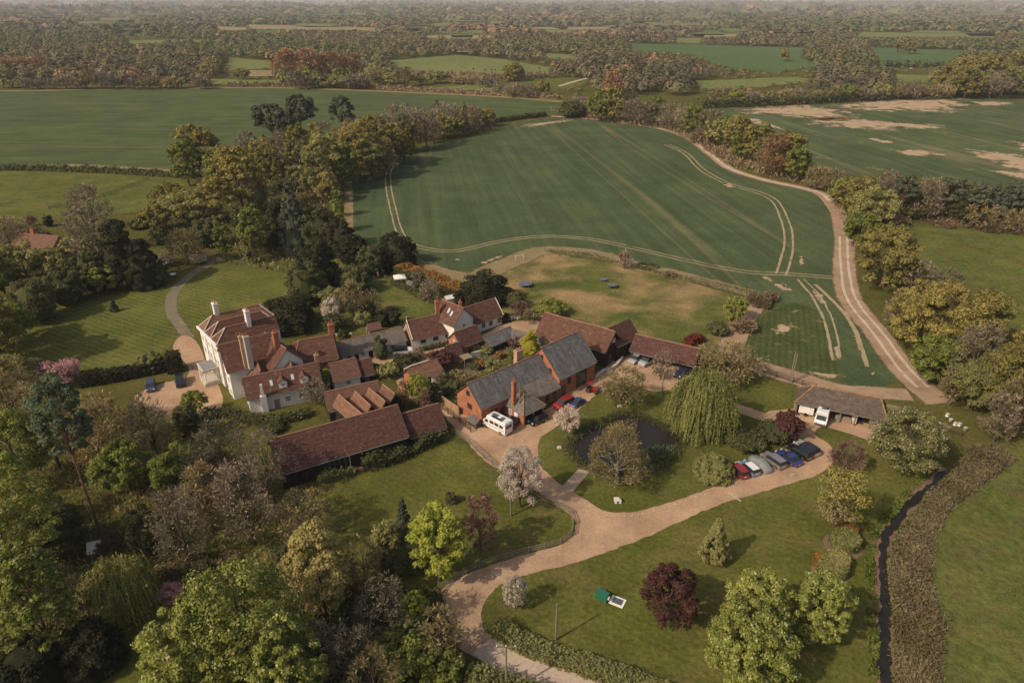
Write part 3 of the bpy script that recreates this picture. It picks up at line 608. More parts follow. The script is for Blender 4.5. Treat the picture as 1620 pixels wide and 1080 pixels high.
# lower catslide roof between, hipped garage annex
cs = B1.P(11.0, 3.6, 0)[:2]
B3 = Block(T, B1.P(10.5, 3.3, 0)[:2], B1.P(17.6, 3.3, 0)[:2], 4.55, 2.6, 2.9, .3, 4.4, wall='brick', roof='roof_grey_slate', cap=None)
for t in (1.5, 4.0, 6.0): B3.win('f', t, .7, 1.1, 1.4, 2, 1, 'dark_timber')
ap = G(830, 618, 5.4); u_, n_2 = B1.u, B1.n
B4 = Block(T, ap - u_ * 2.6, ap + u_ * 2.4, 5.4, 2.6, 2.9, 2.6, 2.9, ha=2.4, hb=2.4, wall='brick', roof='roof_grey_slate')
for t in (1.35, 3.7): B4.slab('garage_door', 'f', t, 0, 1.9, 2.3, 'dark_interior', .04, False)
for t in (.15, 2.5, 4.85): B4.slab('brick_pier', 'f', t, 0, .3, 2.5, 'brick', .1)
B4.slab('door', 'A', .6, 0, .9, 2.0, 'white_paint'); B4.win('A', -1.0, 1.0, .8, 1.0)
chimney(T, G(813, 603, 8.2), 3.4, 8.2, .75, .6, math.atan2(u_[1], u_[0]), 'brick', 1)
q = G(820, 553, 8.8); chimney(T, q, 0, 8.8, 1.6, 1.0, math.atan2(u_[1], u_[0]), 'pale_brick', 2)
# -- long dark red roofed barn
a, b = ridge_from((430, 694), (627, 640), 7.1)
T = H_('long_barn', 'long black boarded barn with dark red tiled roof and glazed doors beside lawn', 'barn', a)
RB = Block(T, a, b, 7.1, 4.4, 3.5, wall='black_boards', roof='roof_dark_tile', cap='ridge_tile')
RB.slab('glazed_doors', 'f', 9.2, .1, 3.4, 2.6, 'glass', .05, False)
for t in (7.5, 8.35, 9.2, 10.05, 10.9): RB.slab('post', 'f', t, .1, .14, 2.7, 'stone_trim' if t == 10.9 else 'dark_timber', .12)
RB.slab('door', 'f', 17.5, 0, 1.0, 2.0, 'dark_timber'); RB.win('A', 0, 2.2, 1.2, 1.0, 2, 1, 'dark_timber'); RB.win('f', 3.5, 1.2, .8, .8, 1, 1, 'dark_timber')
a, b = ridge_from((636, 654), (692, 638), 5.5)
T = H_('barn_annex', 'low red roofed lean outhouse at the east end of the long barn', 'outbuilding', a)
E1 = Block(T, a + (b - a) * .02, b, 5.5, 2.9, 2.5, wall='black_boards', roof='roof_dark_tile', cap='ridge_tile'); E1.slab('door', 'f', 5, 0, 1.0, 1.9, 'dark_timber'); E1.win('f', 3.2, 1.0, .8, .8, 1, 1, 'dark_timber')
# -- shed with four gables
a, b = ridge_from((514, 620), (596, 602), 5.2)
T = H_('gabled_shed', 'black shed with a row of four parallel orange brown tiled gables', 'shed', a)
SH = Block(T, a, b, 5.2, 2.4, 2.8, wall='black_boards', roof='roof_brown_tile')
for i, (pa, pb) in enumerate((((536, 624), (572, 654)), ((562, 619), (586, 641)), ((584, 614), (609, 634)), ((606, 608), (624, 622)))):
    z_ = 5.12 - .02 * i
    K = Block(T, G(*pa, z_), G(*pb, z_), z_, 1.3, 3.5, wall='black_boards', roof='roof_orange_tile' if i < 3 else 'roof_brown_tile', over=.1, gover=.15); K.slab('door', 'B', 0, 0, 1.6, 2.2, 'dark_timber', .05)
# -- manor
vW = np.array([.64, -.77]); uE = np.array([.80, .60]); uE /= np.linalg.norm(uE); vW /= np.linalg.norm(vW)
O = G(313.4, 516, 9.6); aE = math.atan2(uE[1], uE[0])
T = H_('manor_house', 'large white three storey manor with hipped red roofs and tall chimneys', 'house', O)
mf = lambda e, s_: O + uE * e + vW * s_
vP = np.array([uE[1], -uE[0]])
mg = lambda e, s_: O + uE * (e + s_ * .06) + vP * s_
for i in range(3):
    s0 = 1.9 + 3.75 * i
    K = Block(T, mg(0, s0), mg(14.5 - i * 1.0, s0), 12.0 - .03 * i, 1.87, 9.6, ha=2.6, hb=2.2 if i < 2 else 0, wall='white_render', roof='roof_red_tile' if i else 'roof_orange_tile', cap='white_hip', over=.02, gover=.05)
    for z in (1.0, 4.2, 7.2):
        K.win('A', 0, z, .95, 1.5 if z < 7 else 1.1, 2, 3)
        if i: K.win('A', -1.85 + .01, z, .95, 1.5 if z < 7 else 1.1, 2, 3)
# parapet gutter
m = MB(np.array(T.location)); pa, pb = mg(-.2, -.1), mg(-.2, 11.4); dd = math.atan2(*(pb - pa)[::-1]); m.box(p3((pa + pb) / 2, 9.3), np.linalg.norm(pb - pa), .35, .42, dd); m.build('parapet', 'white_paint', T)
a = G(347, 546, 10.4); b = a + np.array([math.cos(R(35)), math.sin(R(35))]) * 9.5
SB = Block(T, a, b, 10.4, 3.9, 6.3, 1.6, 8.7, wall='white_render', roof='roof_red_tile', over=.2)
for t, z in ((.2, 6.2), (.4, 3.6), (2.5, 3.5), (.4, .9), (2.6, .8)): SB.win('A', t, z, .95, 1.2, 3, 2)
a, b = ridge_from((400, 512), (452, 551), 9.6)
EB = Block(T, a, b, 9.6, 3.6, 5.8, 3.0, 6.4, wall='white_render', roof='roof_red_tile', cap='ridge_tile'); EB.skylight(7.5, 1.6); EB.skylight(3.2, -1.4)
a_, b_ = ridge_from((385, 597), (500, 573), 6.5); cu = (b_ - a_) / np.linalg.norm(b_ - a_); cn = np.array([cu[1], -cu[0]])
s0 = a_ + cu * 3.2; LB = Block(T, s0 - cn * 6.2, s0 - cn * .6, 6.9, 2.2, 4.6, wall='white_render', roof='roof_brown_tile'); LB.win('A', .3, 3.2, .9, 1.0)
s0 = a_ + cu * 9.0; LC = Block(T, s0 - cn * 6.6, s0 - cn * .6, 6.7, 2.6, 4.4, wall='white_render', roof='roof_brown_tile'); LC.skylight(2.6, -1.2, 1.2, 1.3)
chimney(T, G(339, 479, 14.4), 8, 14.4, 1.3, .9, aE + 1.57, 'white_render', 3); chimney(T, G(389, 490, 14.6), 8, 14.6, 1.4, .8, aE + 1.57, 'white_render', 4)
chimney(T, G(380, 531, 13.0), 6, 13.0, .7, .7, aE, 'pale_brick', 1); chimney(T, G(388, 531, 13.1), 6, 13.1, .95, .8, aE, 'stone_trim', 3); chimney(T, G(434.6, 525, 12.4), 5, 12.4, 1.0, .9, aE, 'brick', 2)
# porch on the west front
pq = G(334, 603); T2o = np.array(T.location)
m = MB(T2o)
for sx, sy in ((-1, -1), (1, -1), (-1, 1), (1, 1)): m.tube([p3(pq + uE * sx * 1.3 + vW * sy * 1.8, 0), p3(pq + uE * sx * 1.3 + vW * sy * 1.8, 3.3)], .16, 8)
pc = m.build('porch', 'white_paint', T)
m = MB(T2o); m.box(p3(pq, 3.3), 3.2, 4.3, .5, aE); m.build('porch_roof', 'stone_trim', pc); m = MB(T2o); m.box(p3(pq, 3.81), 2.7, 3.8, .05, aE); m.build('porch_lead', 'lead', pc)
m = MB(T2o); m.box(p3(pq, 0), 3.2, 4.3, .9, aE); m.build('porch_base', 'stone_trim', pc)
m = MB(T2o)
for z in range(3): pass
m.tube([SB.P(-.15, .1, 0), SB.P(-.15, .1, 9.0)], .09, 6); m.build('drainpipe', 'dark_timber', T)
# -- white cottage with dormers
a, b = ridge_from((385, 597), (500, 573), 6.5)
T = H_('dormer_cottage', 'white rendered cottage with two gabled dormers in its red tiled roof', 'cottage', a)
CT = Block(T, a, b, 6.5, 2.9, 3.6, wall='white_render', roof='roof_red_tile')
for t in (6.6, 10.6): dormer(T, CT, t)
CT.skylight(4.6, 1.6, .6, .9); CT.skylight(8.6, 1.4, .6, .9)
for t in (7.0, 9.6, 11.4): CT.win('f', t, 1.0, 1.1, 1.2, 3, 2)
CT.slab('door', 'f', 4.9, 0, .95, 2.0, 'grey_timber'); CT.win('A', -.2, 3.2, .9, 1.0, 2, 2); CT.win('A', .2, 1.0, 1.3, 1.1, 3, 2)
sq = CT.P(2.6, 3.25, 0)[:2]; m = MB(CT.org); m.box(p3(sq, 0), 1.1, .7, 3.6, math.atan2(CT.u[1], CT.u[0])); m.box(p3(sq, 3.6), .5, .5, 2.4, math.atan2(CT.u[1], CT.u[0]), .8); m.build('chimney_breast', 'white_render', T)
# -- tiled brick house east of the manor
a, b = ridge_from((457, 541), (525, 529), 7.6)
T = H_('tiled_brick_house', 'red brick house with mottled hipped roof in front of the round clipped yew', 'house', a)
TB = Block(T, a, b, 7.6, 4.2, 4.4, ha=2.0, wall='brick', roof='roof_red_tile')
TB.win('f', 3, 1.4, 1.2, 1.2); TB.win('f', 6.2, 1.4, 1.2, 1.2)
K = Block(T, TB.P(.2, -3.2, 0)[:2] - TB.u * 2.0, TB.P(.2, 1.4, 0)[:2] - TB.u * 2.0, 6.8, 1.8, 4.6, wall='brick', roof='roof_grey_slate')
chimney(T, G(523, 512, 9.9), 5, 9.9, 1.1, .8, math.atan2(TB.u[1], TB.u[0]), 'brick', 3)
q = G(500, 560, 6.6); chimney(T, q, 1, 6.6, .8, .7, .5, 'pale_brick', 1)
# -- low grey roofed stables
a, b = ridge_from((533, 541), (634, 517), 4.3)
T = H_('stable_range', 'low white stable range under a long grey slate roof', 'stables', a)
ST = Block(T, a, b, 4.3, 2.5, 2.3, wall='white_render', roof='roof_grey_slate')
for t in (1.6, 4.6, 9.5, 11.5): ST.win('f', t, .9, 1.1, .9, 3, 1)
for t in (3.2, 6.4): ST.slab('door', 'f', t, 0, .95, 2.0, 'dark_interior', .05)
m = MB(ST.org); m.tube([ST.P(0, -.5, 3.95), ST.P(5, -.5, 3.95)], .12, 5); m.build('ridge_flashing', 'white_paint', ST.rf)
# -- annex with grey brown roof and its red lean-to
a, b = ridge_from((521, 575), (561, 566), 5.2)
T = H_('white_annex', 'small white walled annex with plain brown roof above the gabled shed', 'outbuilding', a)
AN = Block(T, a, b, 5.2, 2.6, 2.7, wall='white_render', roof='roof_brown_tile'); AN.win('f', 2.8, 1.0, .9, 1.0); AN.win('B', 0, 1.0, .9, 1.0)
a, b = ridge_from((566, 569), (584, 565), 4.6)
T = H_('lean_to_store', 'small dark store with red tiled roof beside the white annex', 'shed', a)
K = Block(T, a, b, 4.5, 2.2, 2.3, wall='black_boards', roof='roof_dark_tile'); K.slab('door', 'f', 1, 0, .9, 1.9, 'dark_timber')
# -- coach house group
a, b = ridge_from((644, 507), (708, 494), 5.8)
T = H_('coach_house', 'white walled coach house with pale brick gable beside the stable range', 'cottage', a)
CH = Block(T, a, b, 5.8, 3.1, 2.7, wall='white_render', roof='roof_red_tile', cap='ridge_tile')
m = MB(CH.org); e = -.04
m.face([CH.P(e - .08, -3.1, 0), CH.P(e - .08, 3.1, 0), CH.P(e - .08, 3.1, 2.7), CH.P(e - .08, 0, 6.0), CH.P(e - .08, -3.1, 2.7)]); m.build('gable_wall', 'pale_brick', T)
m = MB(CH.org)
for sd in (1, -1): m.tube([CH.P(-.12, 0, 6.05), CH.P(-.12, sd * 3.4, 2.55)], .14, 4)
m.lathe(CH.P(-.12, 0, 6.0), [(.1, 0), (.06, .5), (.14, .6), (.05, .8)], 8); m.build('coping', 'stone_trim', T)
CH.slab('door', 'A', 1.0, 0, 1.3, 1.9, 'dark_interior', .12); CH.win('A', -.2, 3.4, .5, .8, 1, 1, 'dark_timber')
for t in (2.4, 5.4, 8.4): CH.win('f', t, 1.0, 1.3, 1.2, 3, 2, 'grey_timber')
a, b = ridge_from((700, 474), (732.5, 486.4), 8.2)
T = H_('gable_cottage', 'tall white gabled cottage with two rooflights at the centre of the yard', 'cottage', b)
GC = Block(T, a, b, 8.2, 3.0, 5.0, wall='white_render', roof='roof_red_tile'); GC.skylight(3.4, 1.3, .6, .9); GC.skylight(4.6, 1.6, .6, .9)
GC.win('B', 0, 3.2, 1.0, 1.1, 3, 2); GC.win('B', 0, 5.6, .35, .5, 1, 1); GC.win('B', .2, .8, 1.0, 1.1, 2, 2)
chimney(T, G(691, 476, 9.0), 2, 9.0, .9, .8, .4, 'brick', 2); chimney(T, G(728, 477, 9.4), 6, 9.4, .6, .5, .4, 'brick', 1)
a, b = ridge_from((735, 486.4), (782, 471.5), 5.9)
T = H_('garden_wing', 'single storey white wing with red tiled roof beside the round clipped bush', 'cottage', b)
GW = Block(T, a, b, 5.9, 2.9, 2.8, wall='white_render', roof='roof_red_tile')
for t in (3.2, 5.4, 8.0): GW.win('f', t, .8, 1.0, 1.4, 2, 3, 'grey_timber')
m = MB(GW.org)
for sd in (1, -1): m.tube([GW.P(GW.L + .3, 0, 6.0), GW.P(GW.L + .3, sd * 3.2, 2.55)], .13, 4)
m.build('coping', 'stone_trim', T)
a, b = ridge_from((719, 525), (752, 514), 5.3)
T = H_('brick_store', 'small orange brick store with tiled gable roof facing the yard', 'outbuilding', a)
BS = Block(T, a, b, 5.3, 2.4, 3.0, wall='brick', roof='roof_dark_tile'); BS.win('A', -.2, 2.6, .6, .7, 1, 2); BS.win('A', -.2, .9, .6, .7, 1, 2); BS.slab('door', 'A', 1.4, 0, .8, 1.9, 'dark_timber')
a, b = ridge_from((707, 546), (725, 541), 4.4)
T = H_('garden_store', 'little brick garden store with steep tiled roof behind the copper maple', 'shed', a)
K = Block(T, a, b, 4.4, 1.9, 2.0, wall='brick', roof='roof_dark_tile'); K.slab('door', 'A', 0, 0, .8, 1.8, 'dark_timber')
a, b = ridge_from((646, 584), (690, 568), 3.6)
T = H_('open_store', 'low open fronted store with broken orange tiled roof', 'shed', a)
K = Block(T, a, b, 3.5, 2.0, 2.1, wall='brick', roof='roof_orange_tile'); K.slab('opening', 'f', 3, 0, 3.5, 1.8, 'dark_interior', .03)
a, b = ridge_from((765, 534), (806, 517), 3.2)
T = H_('grey_outhouse', 'low outhouse with grey slate roof beside the gravel yard', 'outbuilding', a)
K = Block(T, a, b, 3.3, 2.2, 2.1, wall='black_boards', roof='roof_slate'); K.slab('door', 'f', 3, 0, .9, 1.9, 'dark_timber')
a, b = ridge_from((812, 520), (838, 530), 3.0)
T = H_('grey_lean_shed', 'low slate shed running down to the golden conifer', 'outbuilding', a)
K = Block(T, a, b, 3.0, 2.0, 2.0, wall='black_boards', roof='roof_slate'); K.slab('door', 'f', 2, 0, .9, 1.8, 'dark_timber')
# -- black barns to the north east
a, b = ridge_from((863, 494), (950, 518), 7.0)
T = H_('red_roofed_barn', 'black barn with long weathered red roof at the paddock edge', 'barn', a)
NB = Block(T, a, b, 7.0, 3.8, 3.2, wall='black_boards', roof='roof_red_tile', cap='ridge_tile')
cr0, cr1 = ridge_from((938, 513), (972, 524), 7.3)
NC = Block(T, cr0, cr1, 7.3, 3.2, 4.0, 3.2, 4.0, wall='black_boards', roof='roof_red_tile', cap='ridge_tile')
NC.win('B', 0, 4.8, 1.1, .8, 3, 1); NC.slab('door', 'B', 1.2, 0, 1.2, 2.2, 'dark_timber'); NC.win('f', 3.5, 1.8, .6, .9, 1, 1, 'dark_timber'); NC.win('B', -1.6, 1.2, .8, .9, 2, 1)
m = MB(NB.org); m.face([NB.P(-.0, 3.9, .0), NB.P(7, 3.9, 0), NB.P(7, 3.9, 3.1), NB.P(0, 3.9, 3.1)]); m.build('grey_cladding', 'grey_timber', T)
a, b = ridge_from((961, 519), (995, 504.5), 7.0)
T = H_('dark_gabled_barn', 'tall black barn with a plain dark tiled roof behind the yard', 'barn', b)
K = Block(T, a, b, 7.0, 2.9, 4.1, 3.2, 3.6, wall='black_boards', roof='roof_dark_tile', cap=None); K.win('B', 0, 4.6, .8, .7, 2, 1); K.slab('door', 'B', 0, 0, 1.4, 2.3, 'dark_timber')
a, b = ridge_from((1007, 528.5), (1106, 551), 4.7)
T = H_('cart_shed', 'long open fronted cart shed with plain red brown roof facing the parked silver cars', 'cart shed', a)
LL = Block(T, a, b, 4.7, 3.0, 2.3, 2.4, 2.5, wall=None, roof='roof_dark_tile', cap='ridge_tile')
m = MB(LL.org)
for q_ in (((0, -2.3), (LL.L, -2.3)), ((0, -2.3), (0, 2.6)), ((LL.L, -2.3), (LL.L, 2.6)), ((LL.L * .5, -2.3), (LL.L * .5, 2.6))):
    (t0, s0), (t1, s1) = q_; m.face([LL.P(t0, s0, 0), LL.P(t1, s1, 0), LL.P(t1, s1, 2.45), LL.P(t0, s0, 2.45)])
m.build('wall', 'black_boards', T)
for i in range(6):
    m = MB(LL.org); m.box(LL.P(.1 + (LL.L - .2) * i / 5, 2.75, 0), .22, .22, 2.4); m.build('post', 'dark_timber', T)
# -- open cart barn on the right
ab, bb = ridge_from((1288, 610), (1394, 630), 5.2)
u_ = (bb - ab) / np.linalg.norm(bb - ab)
T = H_('open_cart_barn', 'open fronted timber cart barn with mossy hipped roof sheltering a motorhome', 'barn', ab)
a = ab - u_ * 2.5; b = bb + u_ * 1.2
CB = Block(T, a, b, 5.2, 3.0, 2.9, 2.6, 2.9, ha=2.5, hb=1.2, wall=None, roof='roof_mossy', cap='ridge_moss', over=.3, capr=.13)
m = MB(CB.org)
for q_ in (((0, -2.5), (CB.L, -2.5)), ((0, -2.5), (0, 2.85)), ((CB.L, -2.5), (CB.L, 2.85)), ((CB.L - 2.2, 2.85), (CB.L, 2.85)), ((CB.L - 2.2, -2.5), (CB.L - 2.2, 2.85))):
    (t0, s0), (t1, s1) = q_; m.face([CB.P(t0, s0, 0), CB.P(t1, s1, 0), CB.P(t1, s1, 2.85), CB.P(t0, s0, 2.85)])
m.build('wall', 'grey_timber', T)
for i in range(6):
    m = MB(CB.org); t = .15 + (CB.L - 2.4) * i / 5; m.box(CB.P(t, 2.85, 0), .24, .24, 2.8); m.tube([CB.P(t, 2.85, 2.1), CB.P(t + .8, 2.85, 2.8)], .07, 4); m.build('post', 'timber', T)
m = MB(CB.org); m.tube([CB.P(0, 2.85, 2.85), CB.P(CB.L, 2.85, 2.85)], .12, 4); m.build('beam', 'timber', T)
tag(sheet('barn_floor', [tuple(CB.P(t, s_, 0)[:2]) for t, s_ in ((-.2, -2.6), (CB.L, -2.6), (CB.L, 3.6), (-.2, 3.6))], .068, 'gravel', world=True, smooth=False), kind='structure')
# -- house among the trees on the left
a, b = ridge_from((28, 370), (92, 376), 6.6)
T = H_('woodland_house', 'long brick house with dark brown roof half hidden in trees at the far left', 'house', a)
K = Block(T, a, b, 7.0, 3.8, 3.6, wall='brick', roof='roof_brown_tile', ha=1.5)
for t in (2, 5, 8, 11): K.win('f', t, 1.2, 1.2, 1.1)
chimney(T, K.P(6, 0, 0)[:2], 6, 8.6, 1, .8, 0, 'brick', 2)
a, b = ridge_from((100, 387), (126, 378), 6.2)
T = H_('woodland_garage', 'small bright orange brick building with hipped tiled roof left of the dark trees', 'outbuilding', a)
K = Block(T, a, b, 6.2, 3.2, 3.3, ha=2.5, hb=2.5, wall='brick', roof='roof_orange_tile'); K.slab('door', 'f', 3, 0, 2.2, 2.2, 'dark_timber')
# -- far houses
def far_house(px, L, w, he, hr, yaw, wall, roof, label, nm='farmhouse', cat='house'):
    q = G(*px); d = np.array([math.cos(yaw), math.sin(yaw)]); T = H_(nm, label, cat, q)
    K = Block(T, q - d * L / 2, q + d * L / 2, hr, w / 2, he, wall=wall, roof=roof)
    for t in (.2, .5, .8): K.win('f', L * t, 1.2, 1.6, 1.4)
    chimney(T, q, hr - .5, hr + 1.8, 1.2, 1)
FH = [((733, 82), 20, 9, 4, 9, .1, 'white_render', 'roof_red_tile', 'red roofed farmhouse at the top edge of the cow pasture', 'farmhouse', 'house'),
      ((755, 80), 22, 10, 5, 10, .5, 'black_boards', 'roof_brown_tile', 'brown barn beside the red roofed farmhouse above the cow pasture', 'farm_barn', 'barn'),
      ((348, 41), 34, 12, 5, 9, 0, 'white_render', 'roof_grey_slate', 'small white farmhouse far off among trees, upper left', 'farmhouse', 'house'),
      ((1204, 33), 18, 9, 4, 6, .1, 'white_render', 'white_render', 'long white shed far off right of centre near the skyline', 'farm_shed', 'shed'),
      ((1598, 62), 26, 11, 6, 12, .2, 'brick', 'roof_orange_tile', 'orange roofed house at the far right edge near the skyline', 'farmhouse', 'house'),
      ((1612, 70), 22, 10, 5, 10, -.2, 'brick', 'roof_orange_tile', 'lower orange roofed house at the far right edge', 'farmhouse', 'house'),
      ((970, 30), 24, 12, 7, 13, .9, 'white_render', 'white_render', 'tiny white gabled house far off near the centre skyline', 'farmhouse', 'house'),
      ((815, 29), 26, 12, 6, 10, .2, 'white_render', 'roof_grey_slate', 'tiny white house beyond the pale fields left of centre skyline', 'farmhouse', 'house'),
      ((1522, 4.2), 60, 30, 10, 14, 0, 'white_render', 'white_render', 'large white building on the skyline at the right', 'warehouse', 'building'),
      ((613, 90), 10, 6, 3, 5, 0, 'white_render', 'white_render', 'little white hut at the left corner of the cow pasture', 'field_hut', 'hut')]
for f in FH: far_house(*f)

# ================================================================== TREES
def unit(v): return v / (np.linalg.norm(v, axis=-1, keepdims=True) + 1e-9)
def quads(c, nrm, s, asp=1.0, axis=None, r=None):
    """quads at centres c facing nrm, size s (array), long side along axis"""
    r = r or rng; N = len(c)
    t = r.normal(size=(N, 3)) if axis is None else axis + r.normal(0, .15, (N, 3))
    t = unit(t - nrm * np.sum(t * nrm, 1, keepdims=True)); b = np.cross(nrm, t)
    s = np.broadcast_to(np.asarray(s, float).reshape(-1, 1), (N, 1)); h1 = t * s * .5; h2 = b * s * .5 * asp
    j = lambda: 1 + r.uniform(-.35, .35, (N, 1))
    V = np.stack([c - h1 * j() - h2 * j(), c + h1 * j() - h2 * j(), c + h1 * j() + h2 * j(), c - h1 * j() + h2 * j()], 1)
    return V.reshape(-1, 3)
def rsph(n, r): return unit(r.normal(size=(n, 3)))
def prof_r(shape, t):
    """crown half width (0..1) at height fraction t of the crown"""
    t = np.clip(t, 0, 1)
    if shape == 'cone': return (1 - t) ** .9 * .97 + .03
    if shape == 'column': return np.sin(np.pi * np.clip(t * .9 + .08, 0, 1)) ** .45
    if shape == 'pear': return np.sin(np.pi * np.clip(t, .02, .99) ** .72) ** .7
    if shape == 'flat': return np.sqrt(np.clip(1 - ((t - .35) / .66) ** 2, 0, 1))
    if shape == 'dome': return np.sqrt(np.clip(1 - t ** 2.6, 0, 1))
    return np.sqrt(np.clip(1 - ((t - .45) / .56) ** 2, 0, 1))
KIND = {  # shape, leaf mat, clumps, clump r, leaf density, crown base frac, mode, trunk mat
    'green': ('round', 'leaf_green', 110, .21, 1.05, .10, 'leaf', 'bark'), 'bright': ('round', 'leaf_bright', 130, .20, 1.0, .14, 'leaf', 'bark'),
    'maple': ('round', 'leaf_maple', 210, .17, 1.9, .05, 'leaf', 'bark'), 'oak': ('flat', 'leaf_oak', 110, .20, 1.05, .08, 'leaf', 'bark'),
    'olive': ('round', 'leaf_olive', 64, .25, .8, .10, 'leaf', 'bark'), 'yew': ('dome', 'leaf_yew', 60, .28, 1.5, .0, 'core', 'bark'),
    'dark': ('round', 'leaf_dark', 60, .27, 1.2, .04, 'core', 'bark'), 'fir': ('cone', 'leaf_pine', 90, .20, 1.2, .03, 'core', 'bark'),
    'pine': ('flat', 'leaf_pine', 48, .22, 1.5, .42, 'leaf', 'pine_bark'), 'tallpine': ('round', 'leaf_greyblue', 60, .24, 1.0, .58, 'leaf', 'pine_bark'),
    'bud': ('round', 'twig_bud', 80, .25, .30, .12, 'twig', 'bark'), 'bare': ('round', 'twig_bare', 80, .26, .20, .12, 'twig', 'bark'),
    'rust': ('round', 'twig_rust', 60, .26, .8, .10, 'twig', 'bark'), 'birch': ('pear', 'twig_bud', 110, .22, .27, .06, 'twig', 'birch_bark'),
    'willow': ('dome', 'leaf_willow', 60, .25, 1.0, .05, 'weep', 'bark'), 'copper': ('round', 'leaf_copper', 130, .19, 1.2, .10, 'leaf', 'bark'),
    'purple': ('round', 'twig_purple', 60, .25, .4, .14, 'twig', 'bark'), 'white': ('round', 'leaf_white', 100, .22, .62, .14, 'bloom', 'bark'),
    'pink': ('round', 'leaf_pink', 50, .26, .8, .1, 'bloom', 'bark'), 'gold': ('pear', 'leaf_gold', 150, .19, 1.0, .12, 'leaf', 'bark'),
    'goldcone': ('column', 'leaf_yellow', 60, .26, 1.5, .0, 'core', 'bark'), 'yellow': ('round', 'leaf_yellow', 60, .25, .32, .12, 'mixb', 'bark'),
    'cypress': ('column', 'leaf_yew', 50, .28, 1.5, .0, 'core', 'bark'), 'cone': ('cone', 'leaf_olive', 170, .20, 1.9, .03, 'leaf', 'bark'),
    'russet': ('round', 'leaf_russet', 40, .28, 1.2, .05, 'leaf', 'bark'), 'redbush': ('dome', 'leaf_redbush', 40, .28, 1.2, 0, 'leaf', 'bark'),
    'bramble': ('dome', 'leaf_bramble', 40, .3, 1.0, 0, 'twig', 'bark'), 'reed': ('dome', 'leaf_reed', 30, .3, 1.2, 0, 'twig', 'bark'),
    'clipped': ('dome', 'leaf_olive', 60, .22, 1.5, 0, 'core', 'bark'), 'mayblossom': ('round', 'leaf_olive', 120, .20, .8, .06, 'mixw', 'bark'),
}
CACHE = {}
